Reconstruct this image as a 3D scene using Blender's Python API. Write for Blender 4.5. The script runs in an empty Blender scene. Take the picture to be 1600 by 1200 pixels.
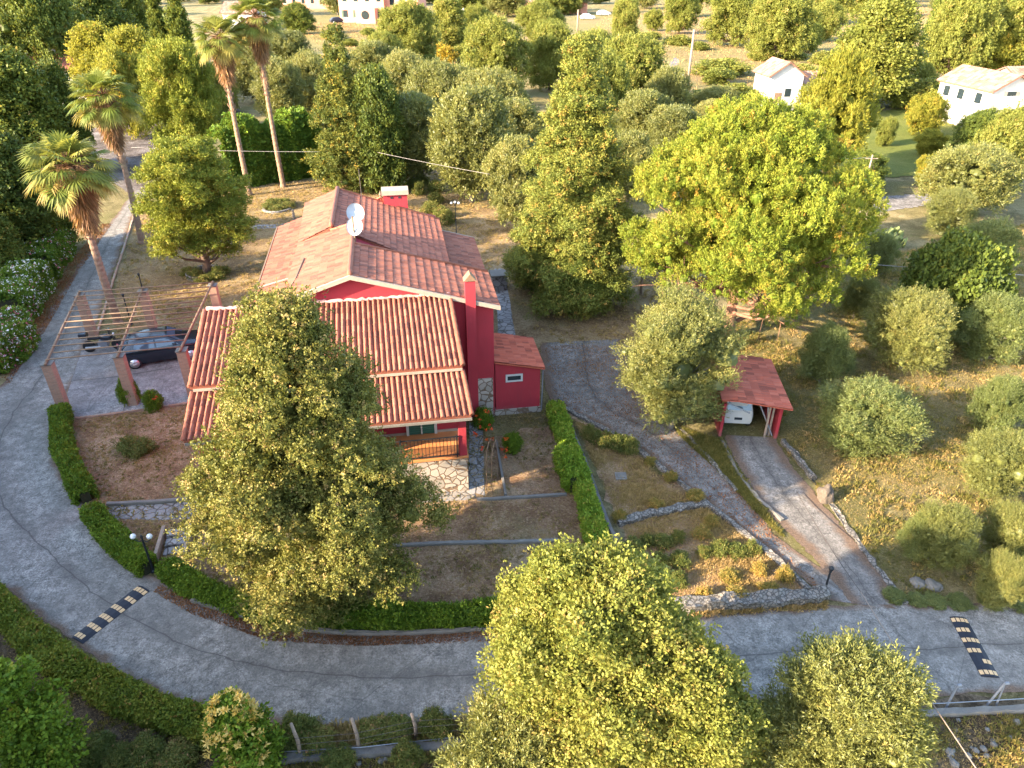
import bpy, math, random
import numpy as np
from mathutils import Vector, Matrix
SC = bpy.context.scene
COL = SC.collection
R = math.radians
# ---------------------------------------------------------------- camera, sky, sun, exposure
FPX, PITCH, CH = 1120.0, R(30.8), 17.3
cam_d = bpy.data.cameras.new('camera'); cam = bpy.data.objects.new('camera', cam_d); COL.objects.link(cam)
cam.location = (0, 0, CH); cam.rotation_euler = (math.pi/2-PITCH, 0, 0)
cam_d.sensor_width = 36; cam_d.lens = 36*FPX/1600; cam_d.clip_end = 5000; cam_d.clip_start = .2
SC.camera = cam
SUN_AZ, SUN_EL = 27.0, 21.0      # degrees south of west, elevation
sdir = Vector((-math.cos(R(SUN_AZ))*math.cos(R(SUN_EL)), -math.sin(R(SUN_AZ))*math.cos(R(SUN_EL)), math.sin(R(SUN_EL))))
sl = bpy.data.lights.new('sun', 'SUN'); sl.energy = 4.0; sl.angle = R(.6); sl.color = (1, .83, .6)
so = bpy.data.objects.new('sun', sl); COL.objects.link(so); so.rotation_euler = sdir.to_track_quat('Z', 'Y').to_euler(); so.location = (-60, -30, 40)
W = bpy.data.worlds.new('World'); SC.world = W; W.use_nodes = True
wn = W.node_tree; bg = wn.nodes['Background']
sk = wn.nodes.new('ShaderNodeTexSky'); sk.sky_type = 'NISHITA'; sk.sun_disc = False
sk.sun_elevation = R(SUN_EL); sk.sun_rotation = math.atan2(sdir.x, sdir.y); sk.air_density = 1.0; sk.dust_density = 1.5
wn.links.new(sk.outputs[0], bg.inputs[0]); bg.inputs[1].default_value = .15
SC.view_settings.view_transform = 'Standard'; SC.view_settings.look = 'None'; SC.view_settings.gamma = 1
SC.view_settings.exposure = 2.7
SC.cycles.max_bounces = 6; SC.cycles.diffuse_bounces = 3; SC.cycles.transmission_bounces = 4; SC.cycles.glossy_bounces = 2

# ---------------------------------------------------------------- where a point of the photograph stands on the ground
cP, sP = math.cos(PITCH), math.sin(PITCH)
def G(px, py, z=0.0):
    x = (px-800)/FPX; y = (600-py)/FPX
    d = (x, cP+y*sP, -sP+y*cP); t = (z-CH)/d[2]
    return Vector((d[0]*t, d[1]*t, z))
def proj(x, y, z):
    z -= CH; dep = y*cP-z*sP; u = y*sP+z*cP
    return 800+FPX*x/dep, 600-FPX*u/dep, dep
def height(p, toppy):
    lo, hi = 0, 60
    for _ in range(40):
        m = (lo+hi)/2
        if proj(p.x, p.y, m)[1] > toppy: lo = m
        else: hi = m
    return lo

# ---------------------------------------------------------------- mesh helpers
class MB:
    def __init__(s): s.v = []; s.f = []
    def add(s, vs, fs):
        n = len(s.v); s.v += [tuple(a) for a in vs]; s.f += [tuple(i+n for i in f) for f in fs]; return s
    def box(s, x0, y0, z0, x1, y1, z1, rz=0, c=None):
        vs = [Vector((x, y, z)) for z in (z0, z1) for x, y in ((x0, y0), (x1, y0), (x1, y1), (x0, y1))]
        if rz:
            c = Vector(c or ((x0+x1)/2, (y0+y1)/2, 0)); m = Matrix.Rotation(rz, 3, 'Z')
            vs = [m@(v-Vector((c.x, c.y, 0)))+Vector((c.x, c.y, 0)) for v in vs]
        return s.add(vs, [(3, 2, 1, 0), (4, 5, 6, 7), (0, 1, 5, 4), (1, 2, 6, 5), (2, 3, 7, 6), (3, 0, 4, 7)])
    def prism(s, pts, a, b):      # pts: bottom outline list of Vector, extruded from offset a to b
        n = len(pts); a = Vector(a); b = Vector(b)
        return s.add([Vector(p)+a for p in pts]+[Vector(p)+b for p in pts],
                     [tuple(range(n))[::-1], tuple(range(n, 2*n))]+[(i, (i+1) % n, n+(i+1) % n, n+i) for i in range(n)])
    def tube(s, pts, rad, n=8, cap=True):
        pts = [Vector(p) for p in pts]
        if not isinstance(rad, (list, tuple)): rad = [rad]*len(pts)
        vs = []; fs = []
        for i, p in enumerate(pts):
            d = (pts[min(i+1, len(pts)-1)]-pts[max(i-1, 0)])
            if d.length < 1e-6: d = Vector((0, 0, 1))
            d.normalize(); a = d.orthogonal() if abs(d.z) < .9 else d.cross(Vector((0, 1, 0)))
            if abs(d.z) < .9: a = d.cross(Vector((0, 0, 1)))
            a.normalize(); b = d.cross(a)
            for k in range(n):
                t = 2*math.pi*k/n; vs.append(p+(a*math.cos(t)+b*math.sin(t))*rad[i])
        for i in range(len(pts)-1):
            for k in range(n):
                fs.append((i*n+k, i*n+(k+1) % n, (i+1)*n+(k+1) % n, (i+1)*n+k))
        if cap: fs += [tuple(range(n))[::-1], tuple(range((len(pts)-1)*n, len(pts)*n))]
        return s.add(vs, fs)
    def lathe(s, prof, c=(0, 0, 0), n=16, ax='Z'):
        vs = []; fs = []
        for r, h in prof:
            for k in range(n):
                t = 2*math.pi*k/n; x, y = r*math.cos(t), r*math.sin(t)
                v = {'Z': (x, y, h), 'Y': (x, h, y), 'X': (h, x, y)}[ax]
                vs.append(Vector(v)+Vector(c))
        for i in range(len(prof)-1):
            for k in range(n): fs.append((i*n+k, i*n+(k+1) % n, (i+1)*n+(k+1) % n, (i+1)*n+k))
        fs += [tuple(range(n))[::-1], tuple(range((len(prof)-1)*n, len(prof)*n))]
        return s.add(vs, fs)
    def build(s, name, mt, parent=None, smooth=False, bevel=0):
        me = bpy.data.meshes.new(name); me.from_pydata(s.v, [], s.f); me.update()
        if bevel:
            import bmesh
            bm = bmesh.new(); bm.from_mesh(me)
            bmesh.ops.recalc_face_normals(bm, faces=bm.faces)
            bmesh.ops.bevel(bm, geom=list(bm.edges), offset=bevel, segments=2, affect='EDGES', profile=.5)
            bm.to_mesh(me); bm.free()
        return link(name, me, mt, parent, smooth)
def link(name, me, mt, parent=None, smooth=False):
    me.materials.append(mt)
    if smooth: me.shade_smooth()
    o = bpy.data.objects.new(name, me); COL.objects.link(o)
    if parent: o.parent = parent
    return o
def tag(o, label, cat, group=None, kind=None):
    o['label'] = label; o['category'] = cat
    if group: o['group'] = group
    if kind: o['kind'] = kind
    return o
def struct(o): o['kind'] = 'structure'; return o
def thing(name, label, cat, loc=(0, 0, 0), rz=0, group=None):
    o = bpy.data.objects.new(name, None); COL.objects.link(o); o.location = loc; o.rotation_euler = (0, 0, rz); o.empty_display_size = .3
    return tag(o, label, cat, group)
def copy_tree(o, parent=None):
    c = o.copy(); COL.objects.link(c)
    if parent: c.parent = parent
    for ch in o.children: copy_tree(ch, c)
    return c

# ---------------------------------------------------------------- materials
def nmat(name):
    m = bpy.data.materials.new(name); m.use_nodes = True; nt = m.node_tree
    return m, nt, nt.nodes['Principled BSDF']
def N(nt, t, **kw):
    n = nt.nodes.new(t)
    for k, v in kw.items():
        if isinstance(k, str) and k.startswith('_'): n.inputs[k[1:].replace('_', ' ')].default_value = v
        else: setattr(n, k, v)
    return n
def ramp(nt, fac, stops):
    r = nt.nodes.new('ShaderNodeValToRGB'); e = r.color_ramp.elements
    while len(e) < len(stops): e.new(.5)
    for i, (p, c) in enumerate(stops):
        e[i].position = p; e[i].color = (*c, 1) if len(c) == 3 else c
    nt.links.new(fac, r.inputs[0]); return r.outputs[0]
def coord(nt, sc=None, kind='Object'):
    t = nt.nodes.new('ShaderNodeTexCoord'); out = t.outputs[kind]
    if sc:
        mp = nt.nodes.new('ShaderNodeMapping'); mp.inputs['Scale'].default_value = sc; nt.links.new(out, mp.inputs[0]); out = mp.outputs[0]
    return out
def noise(nt, co, scale, detail=5, rough=.6, dist=0):
    n = N(nt, 'ShaderNodeTexNoise', _Scale=scale, _Detail=detail, _Roughness=rough, _Distortion=dist); nt.links.new(co, n.inputs['Vector']); return n.outputs['Fac']
def mixc(nt, f, a, b, mode='MIX'):
    m = nt.nodes.new('ShaderNodeMix'); m.data_type = 'RGBA'; m.blend_type = mode
    for s, v in ((0, f), (6, a), (7, b)):
        if isinstance(v, (int, float)): m.inputs[s].default_value = v
        elif isinstance(v, tuple): m.inputs[s].default_value = (*v, 1) if len(v) == 3 else v
        else: nt.links.new(v, m.inputs[s])
    return m.outputs[2]
def math_(nt, op, a, b=0.0, c=0.0):
    m = nt.nodes.new('ShaderNodeMath'); m.operation = op
    for i, v in enumerate((a, b, c)):
        if isinstance(v, (int, float)): m.inputs[i].default_value = v
        else: nt.links.new(v, m.inputs[i])
    return m.outputs[0]
def bump(nt, bs, h, strength=.4, dist=.02):
    b = N(nt, 'ShaderNodeBump', _Strength=strength, _Distance=dist); nt.links.new(h, b.inputs['Height']); nt.links.new(b.outputs[0], bs.inputs['Normal'])
def plain(name, col, rough=.7, var=.18, sc=3.0, metal=0, spec=.3, bmp=.15):
    m, nt, bs = nmat(name); co = coord(nt)
    f = noise(nt, co, sc, 6, .65); f2 = noise(nt, co, sc*9, 4, .7)
    f = math_(nt, 'ADD', math_(nt, 'MULTIPLY', f, .65), math_(nt, 'MULTIPLY', f2, .35))
    c = ramp(nt, f, [(.3, tuple(x*(1-var) for x in col)), (.7, tuple(min(1, x*(1+var)) for x in col))])
    nt.links.new(c, bs.inputs['Base Color']); bs.inputs['Roughness'].default_value = rough; bs.inputs['Metallic'].default_value = metal
    bs.inputs['Specular IOR Level'].default_value = spec
    if bmp: bump(nt, bs, f2, bmp, .01)
    return m
def leafm(name, stops, trans=.16, gloss=.12):
    m, nt, bs = nmat(name)
    a = N(nt, 'ShaderNodeAttribute', attribute_name='tint')
    oi = nt.nodes.new('ShaderNodeObjectInfo')
    f = math_(nt, 'ADD', a.outputs['Fac'], math_(nt, 'MULTIPLY', math_(nt, 'SUBTRACT', oi.outputs['Random'], .5), .22))
    c = ramp(nt, f, [(p, (q[0]*1.9, q[1]*1.62, q[2]*1.3)) for p, q in stops])
    bs.inputs['Roughness'].default_value = .5; bs.inputs['Specular IOR Level'].default_value = gloss
    nt.links.new(c, bs.inputs['Base Color'])
    tr = nt.nodes.new('ShaderNodeBsdfTranslucent'); nt.links.new(mixc(nt, .35, c, (.55, .5, .06), 'MIX'), tr.inputs[0])
    mx = N(nt, 'ShaderNodeMixShader', _Fac=trans)
    nt.links.new(bs.outputs[0], mx.inputs[1]); nt.links.new(tr.outputs[0], mx.inputs[2]); nt.links.new(mx.outputs[0], nt.nodes['Material Output'].inputs[0])
    return m
HCORE = plain('hedge_twigs', (.04, .038, .018), .9, .4, 8, bmp=.8)
L_CYP = leafm('cypress_leaf', [(0, (.035, .05, .012)), (.45, (.08, .09, .026)), (.8, (.15, .14, .05)), (1, (.20, .145, .08))])
L_PINE = leafm('pine_leaf', [(0, (.035, .07, .01)), (.5, (.085, .12, .018)), (.85, (.15, .165, .03)), (1, (.19, .13, .03))], .25)
L_OAK = leafm('oak_leaf', [(0, (.04, .06, .015)), (.5, (.095, .12, .03)), (.85, (.16, .17, .055)), (1, (.2, .16, .06))], .35)
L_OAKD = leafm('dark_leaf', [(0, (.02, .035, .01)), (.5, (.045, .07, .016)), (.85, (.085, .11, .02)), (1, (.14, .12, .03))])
L_YEL = leafm('yellow_leaf', [(0, (.05, .07, .012)), (.5, (.11, .125, .022)), (.85, (.18, .175, .035)), (1, (.28, .18, .03))], .4)
L_OLV = leafm('olive_leaf', [(0, (.035, .05, .018)), (.5, (.082, .10, .031)), (.85, (.14, .15, .052)), (1, (.19, .17, .06))], .25, .4)
L_OLVG = leafm('olive_green_leaf', [(0, (.027, .045, .016)), (.5, (.065, .092, .032)), (.85, (.115, .14, .05)), (1, (.17, .16, .055))], .25, .4)
L_CON = leafm('conifer_leaf', [(0, (.02, .04, .012)), (.5, (.055, .075, .02)), (.85, (.12, .125, .025)), (1, (.2, .15, .035))])
L_CED = leafm('redwood_leaf', [(0, (.035, .06, .018)), (.5, (.08, .105, .025)), (.85, (.14, .145, .035)), (1, (.2, .14, .045))])
L_SPR = leafm('spruce_leaf', [(0, (.04, .065, .012)), (.45, (.10, .13, .02)), (.8, (.18, .185, .035)), (1, (.24, .17, .04))])
L_HED = leafm('hedge_leaf', [(0, (.025, .055, .008)), (.5, (.06, .11, .012)), (.85, (.11, .165, .02)), (1, (.17, .17, .03))])
L_BAM = leafm('bamboo_leaf', [(0, (.02, .055, .01)), (.5, (.05, .10, .015)), (.85, (.09, .15, .02)), (1, (.15, .17, .04))])
L_PALM = leafm('palm_leaf', [(0, (.03, .055, .012)), (.5, (.065, .095, .022)), (.85, (.13, .14, .045)), (1, (.17, .14, .055))], .3)
L_DEAD = leafm('dead_frond', [(0, (.07, .04, .025)), (.5, (.15, .09, .055)), (.85, (.22, .15, .09)), (1, (.24, .12, .045))], .15)
L_DRY = leafm('dry_grass_blade', [(0, (.09, .085, .035)), (.35, (.16, .125, .06)), (.7, (.23, .18, .095)), (1, (.28, .225, .13))], .3)
L_STRAW = leafm('straw_blade', [(0, (.10, .10, .035)), (.4, (.18, .12, .06)), (.8, (.22, .15, .08)), (1, (.2, .19, .07))])
L_GRN = leafm('green_grass_blade', [(0, (.04, .05, .015)), (.5, (.085, .09, .03)), (.85, (.15, .13, .05)), (1, (.19, .15, .065))], .3)
L_WHITE = leafm('white_petal', [(0, (.5, .53, .62)), (1, (.52, .57, .7))], .2)
L_PINKF = leafm('pink_petal', [(0, (.34, .05, .13)), (1, (.42, .13, .25))], .2)
L_REDF = leafm('red_petal', [(0, (.3, .02, .02)), (1, (.42, .09, .02))], .2)
L_CREAM = leafm('cream_petal', [(0, (.33, .24, .05)), (1, (.42, .36, .15))], .2)
L_LITT = leafm('fallen_leaf', [(0, (.06, .03, .016)), (.5, (.12, .055, .028)), (1, (.2, .11, .05))], .1)
L_LAV = leafm('shrub_leaf', [(0, (.03, .05, .015)), (.5, (.065, .085, .025)), (.8, (.13, .12, .04)), (1, (.22, .12, .08))])
BARK = plain('bark', (.13, .085, .06), .9, .4, 4, bmp=.8)
BARKR = plain('pine_bark', (.22, .115, .075), .9, .4, 5, bmp=.8)
BARKG = plain('grey_bark', (.2, .17, .14), .9, .35, 6, bmp=.8)
PBARK = plain('palm_bark', (.24, .15, .1), .95, .4, 9, bmp=.9)
IRON = plain('black_iron', (.02, .022, .025), .5, .2)
GALV = plain('galvanised_pipe', (.22, .23, .25), .45, .15, metal=.3)
WOOD = plain('weathered_wood', (.27, .2, .15), .85, .35, 8, bmp=.6)
PAINTW = plain('white_paint', (.45, .44, .41), .6, .08)
CREAM = plain('cream_trim', (.32, .245, .19), .7, .15)
PIPEB = plain('brown_pole', (.2, .125, .075), .6, .3, 6)
GLASSD = plain('dark_glass', (.02, .03, .035), .08, .1, spec=.8, bmp=0)
LAMPG = plain('lamp_glass', (.72, .72, .7), .25, .03, bmp=0)
RUBBER = plain('rubber', (.02, .02, .022), .75, .3, 12)
CARP = plain('dark_blue_car_paint', (.008, .012, .022), .18, .1, spec=.9, bmp=0)
CHROME = plain('wheel_metal', (.55, .55, .56), .3, .1, metal=.7, bmp=0)
WIREM = plain('wire', (.09, .07, .06), .6, .1)
WIREW = plain('pale_wire', (.3, .27, .25), .6, .1)
CONC = plain('wall_concrete', (.16, .145, .125), .9, .25, 2.5, bmp=.5)
CONCD = plain('stained_concrete', (.11, .10, .09), .9, .4, 2.0, bmp=.6)
def stucco(name, col):
    m, nt, bs = nmat(name); co = coord(nt)
    a = noise(nt, co, .9, 6, .65); b = noise(nt, co, 30, 3, .6); st = noise(nt, coord(nt, (3, 3, .5)), 2.5, 5, .7)
    c = ramp(nt, a, [(.3, tuple(x*.88 for x in col)), (.7, tuple(x*1.1 for x in col))])
    c = mixc(nt, ramp(nt, st, [(.6, (0, 0, 0)), (.85, (.4, .4, .4))]), c, (col[0]*.9+.08, col[1]+.07, col[2]+.07))
    c = mixc(nt, ramp(nt, noise(nt, coord(nt, (5, 5, .35)), 1.3, 6, .75), [(.3, (.5, .5, .5)), (.48, (0, 0, 0))]), c, tuple(x*.6+.01 for x in col))
    sp_ = nt.nodes.new('ShaderNodeSeparateXYZ'); nt.links.new(co, sp_.inputs[0]); c = mixc(nt, ramp(nt, math_(nt, 'ADD', math_(nt, 'MULTIPLY', sp_.outputs[2], 1.2), math_(nt, 'MULTIPLY', a, 1.0)), [(.55, (.5, .5, .5)), (1.1, (0, 0, 0))]), c, (.2, .12, .1))
    nt.links.new(c, bs.inputs['Base Color']); bs.inputs['Roughness'].default_value = .85; bump(nt, bs, b, .25, .01); return m
RED = stucco('red_stucco', (.31, .02, .03))
WHITE = stucco('white_stucco', (.5, .48, .44))
PINK = stucco('salmon_stucco', (.6, .26, .18))
def tile(name, col, lich=.35, pale=(.42, .27, .2)):
    m, nt, bs = nmat(name)
    a = N(nt, 'ShaderNodeAttribute', attribute_name='tint'); co = coord(nt)
    c = ramp(nt, a.outputs['Fac'], [(0, tuple(x*.55 for x in col)), (.5, col), (1, (col[0]*1.15, col[1]*1.35, col[2]*1.45))])
    l1 = noise(nt, co, .8, 6, .7); l2 = noise(nt, co, 14, 4, .75)
    f = math_(nt, 'MULTIPLY', ramp(nt, l1, [(.35, (.2, .2, .2)), (.7, (1, 1, 1))]), ramp(nt, l2, [(.48, (0, 0, 0)), (.66, (1, 1, 1))]))
    c = mixc(nt, math_(nt, 'MULTIPLY', f, lich), c, pale)
    d = noise(nt, coord(nt, (1, 1, 1)), 2.2, 5, .8)
    c = mixc(nt, ramp(nt, d, [(.55, (0, 0, 0)), (.8, (.45, .45, .45))]), c, (.12, .06, .05))
    nt.links.new(c, bs.inputs['Base Color']); bs.inputs['Roughness'].default_value = .82; bump(nt, bs, l2, .3, .012); return m
TILE = tile('terracotta_tile', (.26, .076, .038), .25); TILE2 = tile('barrel_tile', (.25, .07, .037), .25)
TILES = tile('small_orange_tile', (.42, .085, .04), .12); TILEG = tile('garage_red_sheet', (.34, .075, .04), .2)
TILEF = tile('far_roof_tile', (.27, .14, .095), .2)
def stone(name, col, grout, sc=3.2, gw=.06):
    m, nt, bs = nmat(name); co = coord(nt)
    d = N(nt, 'ShaderNodeMixRGB', _Fac=.12); nz = N(nt, 'ShaderNodeTexNoise', _Scale=3.0); nt.links.new(co, nz.inputs['Vector']); nt.links.new(co, d.inputs[1]); nt.links.new(nz.outputs['Color'], d.inputs[2])
    v = N(nt, 'ShaderNodeTexVoronoi', feature='DISTANCE_TO_EDGE', _Scale=sc); nt.links.new(d.outputs[0], v.inputs['Vector'])
    v2 = N(nt, 'ShaderNodeTexVoronoi', _Scale=sc); nt.links.new(d.outputs[0], v2.inputs['Vector'])
    sp = nt.nodes.new('ShaderNodeSeparateColor'); nt.links.new(v2.outputs['Color'], sp.inputs[0])
    c = ramp(nt, sp.outputs[0], [(0, tuple(x*.75 for x in col)), (.5, col), (1, tuple(min(1, x*1.25) for x in col))])
    c = mixc(nt, math_(nt, 'MULTIPLY', noise(nt, co, 9, 5), .5), c, tuple(x*.6 for x in col))
    e = ramp(nt, v.outputs['Distance'], [(gw*.5, (0, 0, 0)), (gw, (1, 1, 1))])
    c = mixc(nt, e, grout, c)
    nt.links.new(c, bs.inputs['Base Color']); bs.inputs['Roughness'].default_value = .85; bump(nt, bs, e, .8, .03); return m
STONE = stone('cream_crazy_stone', (.38, .32, .26), (.16, .10, .06), 3.6, .07)
STONEW = stone('rubble_stone', (.21, .185, .155), (.07, .06, .05), 9, .12)
STONEP = stone('paving_stone', (.27, .25, .235), (.10, .085, .07), 3.2, .07)
def brick():
    m, nt, bs = nmat('thin_brick'); co = coord(nt)
    ge = nt.nodes.new('ShaderNodeNewGeometry')
    sep = nt.nodes.new('ShaderNodeSeparateXYZ'); nt.links.new(co, sep.inputs[0])
    cb = nt.nodes.new('ShaderNodeCombineXYZ'); nt.links.new(math_(nt, 'ADD', sep.outputs[0], sep.outputs[1]), cb.inputs[0]); nt.links.new(sep.outputs[2], cb.inputs[1])
    b = N(nt, 'ShaderNodeTexBrick', _Scale=1.0, _Brick_Width=.2, _Row_Height=.055, _Mortar_Size=.008); nt.links.new(cb.outputs[0], b.inputs['Vector'])
    b.inputs['Color1'].default_value = (.42, .22, .13, 1); b.inputs['Color2'].default_value = (.3, .16, .1, 1); b.inputs['Mortar'].default_value = (.3, .25, .2, 1)
    c = mixc(nt, math_(nt, 'MULTIPLY', noise(nt, co, 8, 6, .7), .5), b.outputs['Color'], (.2, .12, .08))
    nt.links.new(c, bs.inputs['Base Color']); bs.inputs['Roughness'].default_value = .9; bump(nt, bs, b.outputs['Fac'], -.5, .01); return m
BRICK = brick()
def ground_mat(name, cols, green, gamt, sc=1.0, litter=None):
    m, nt, bs = nmat(name); co = coord(nt)
    a = noise(nt, co, .12*sc, 6, .6, .6); b = noise(nt, co, .9*sc, 7, .7); c_ = noise(nt, co, 7*sc, 6, .75); d_ = noise(nt, co, 40, 3, .7)
    st = noise(nt, coord(nt, (1, 3.5, 1)), 4*sc, 5, .75)
    mixf = math_(nt, 'ADD', math_(nt, 'MULTIPLY', b, .45), math_(nt, 'ADD', math_(nt, 'MULTIPLY', c_, .3), math_(nt, 'MULTIPLY', st, .25)))
    mixf = math_(nt, 'ADD', mixf, math_(nt, 'MULTIPLY', math_(nt, 'SUBTRACT', noise(nt, co, .35*sc, 5, .6, 1.2), .5), .55))
    c = ramp(nt, mixf, [(.40, cols[0]), (.5, cols[1]), (.60, cols[2])])
    gf = math_(nt, 'ADD', math_(nt, 'MULTIPLY', a, .7), math_(nt, 'MULTIPLY', b, .3))
    c = mixc(nt, ramp(nt, gf, [(.56-gamt*.2, (0, 0, 0)), (.64-gamt*.15, (.8, .8, .8))]), c, green)
    v_ = N(nt, 'ShaderNodeTexVoronoi', _Scale=16.0); nt.links.new(co, v_.inputs['Vector']); sv = nt.nodes.new('ShaderNodeSeparateColor'); nt.links.new(v_.outputs['Color'], sv.inputs[0])
    c = mixc(nt, ramp(nt, sv.outputs[0], [(.78, (0, 0, 0)), (.92, (.3, .3, .3))]), c, tuple(min(1, x*1.35) for x in cols[2]))
    c = mixc(nt, ramp(nt, sv.outputs[1], [(.7, (0, 0, 0)), (.9, (.35, .35, .35))]), c, tuple(x*.45 for x in cols[0]))
    c = mixc(nt, ramp(nt, d_, [(.38, (.5, .5, .5)), (.52, (0, 0, 0))]), c, tuple(x*.5 for x in cols[0]))
    nt.links.new(c, bs.inputs['Base Color']); bs.inputs['Roughness'].default_value = .95; bs.inputs['Specular IOR Level'].default_value = .1
    bump(nt, bs, math_(nt, 'ADD', c_, d_), 1.0, .12); return m
GRD = ground_mat('dry_orchard_grass', [(.15, .125, .055), (.28, .225, .105), (.44, .35, .19)], (.19, .18, .06), .35)
LAWN = ground_mat('brown_garden_lawn', [(.25, .14, .08), (.46, .285, .165), (.64, .44, .28)], (.17, .165, .07), .25, 1.3)
LAWN2 = ground_mat('back_lawn', [(.21, .135, .07), (.36, .245, .13), (.5, .37, .21)], (.19, .165, .06), .25)
FIELD = ground_mat('straw_field', [(.2, .13, .06), (.33, .205, .10), (.42, .28, .15)], (.2, .2, .07), .9, .25)
DIRT = ground_mat('dark_soil', [(.08, .058, .038), (.17, .12, .075), (.3, .22, .14)], (.05, .06, .02), .1, 1.5)
PARK = ground_mat('watered_lawn', [(.12, .14, .03), (.18, .19, .045), (.26, .24, .07)], (.13, .16, .03), .6, .5)
def road_mat(name, base, litter=(.13, .08, .05), lit=.6, lsc=.35):
    m, nt, bs = nmat(name); co = coord(nt)
    at = N(nt, 'ShaderNodeAttribute', attribute_name='edge')
    a = noise(nt, co, .35, 6, .65, .5); b = noise(nt, co, 3, 6, .7); g = noise(nt, co, 14, 6, .85); g2 = noise(nt, co, 34, 4, .85)
    f = math_(nt, 'ADD', math_(nt, 'MULTIPLY', g, .45), math_(nt, 'ADD', math_(nt, 'MULTIPLY', g2, .25), math_(nt, 'MULTIPLY', b, .3)))
    c = ramp(nt, f, [(.41, tuple(x*.28 for x in base)), (.5, base), (.58, tuple(min(1, x*1.95) for x in base))])
    c = mixc(nt, ramp(nt, a, [(.42, (.55, .55, .55)), (.62, (0, 0, 0))]), c, tuple(x*.62 for x in base))
    def cracks(scale, dist, w0, w1, k, c):
        v = N(nt, 'ShaderNodeTexVoronoi', feature='DISTANCE_TO_EDGE', _Scale=scale)
        d = N(nt, 'ShaderNodeMixRGB', _Fac=dist); nz = N(nt, 'ShaderNodeTexNoise', _Scale=scale*3, _Detail=6.0, _Roughness=.7); nt.links.new(co, nz.inputs['Vector']); nt.links.new(co, d.inputs[1]); nt.links.new(nz.outputs['Color'], d.inputs[2]); nt.links.new(d.outputs[0], v.inputs['Vector'])
        return mixc(nt, ramp(nt, v.outputs['Distance'], [(w0, (k, k, k)), (w1, (0, 0, 0))]), c, tuple(x*.3 for x in base))
    c = cracks(.28, .3, .001, .004, .55, c)
    msk = ramp(nt, noise(nt, co, .5, 3), [(.5, (0, 0, 0)), (.62, (.8, .8, .8))]); c = mixc(nt, msk, c, cracks(2.4, .25, .004, .022, .6, c))
    pn = noise(nt, co, 1.4, 7, .75, .4); c = mixc(nt, ramp(nt, pn, [(.36, (.4, .4, .4)), (.5, (0, 0, 0))]), c, tuple(x*.5 for x in base)); c = mixc(nt, ramp(nt, pn, [(.55, (0, 0, 0)), (.68, (.45, .45, .45))]), c, tuple(min(1, x*1.35) for x in base))
    ac = N(nt, 'ShaderNodeAttribute', attribute_name='across'); al = N(nt, 'ShaderNodeAttribute', attribute_name='along')
    wob = math_(nt, 'MULTIPLY', math_(nt, 'SUBTRACT', noise(nt, co, 1.2, 5, .7), .5), .04)
    j1 = math_(nt, 'ABSOLUTE', math_(nt, 'SUBTRACT', math_(nt, 'ADD', ac.outputs['Fac'], wob), .5))
    bandw = math_(nt, 'ADD', j1, math_(nt, 'MULTIPLY', math_(nt, 'SUBTRACT', noise(nt, co, .8, 6, .7), .5), .45)); c = mixc(nt, ramp(nt, bandw, [(.0, (.5, .5, .5)), (.1, (0, 0, 0))]), c, tuple(x*.45 for x in base))
    c = mixc(nt, ramp(nt, j1, [(.004, (.65, .65, .65)), (.008, (0, 0, 0))]), c, tuple(x*.3 for x in base))
    j2 = math_(nt, 'FRACT', math_(nt, 'ADD', math_(nt, 'MULTIPLY', al.outputs['Fac'], .24), math_(nt, 'MULTIPLY', wob, .4)))
    c = mixc(nt, ramp(nt, j2, [(.003, (.55, .55, .55)), (.007, (0, 0, 0))]), c, tuple(x*.3 for x in base))
    # leaf litter gathers along the edges
    ln = noise(nt, co, lsc*3, 7, .75); 
    lf = math_(nt, 'ADD', math_(nt, 'MULTIPLY', at.outputs['Fac'], 1.0), math_(nt, 'MULTIPLY', math_(nt, 'SUBTRACT', ln, .5), 1.7))
    lc = ramp(nt, noise(nt, co, 25, 4, .8), [(.35, tuple(x*.5 for x in litter)), (.65, tuple(x*1.6 for x in litter))])
    c = mixc(nt, ramp(nt, lf, [(.78-lit*.45, (0, 0, 0)), (1.15-lit*.4, (.85, .85, .85))]), c, lc)
    nt.links.new(c, bs.inputs['Base Color']); bs.inputs['Roughness'].default_value = .92; bs.inputs['Specular IOR Level'].default_value = .15
    bump(nt, bs, f, .8, .03); return m
ROAD = road_mat('worn_concrete_road', (.225, .202, .175), lit=.5)
DRIVE = road_mat('littered_driveway', (.19, .17, .15), lit=1.15, lsc=.25)
COURT = road_mat('forecourt_concrete', (.235, .215, .2), lit=.2)
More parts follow.
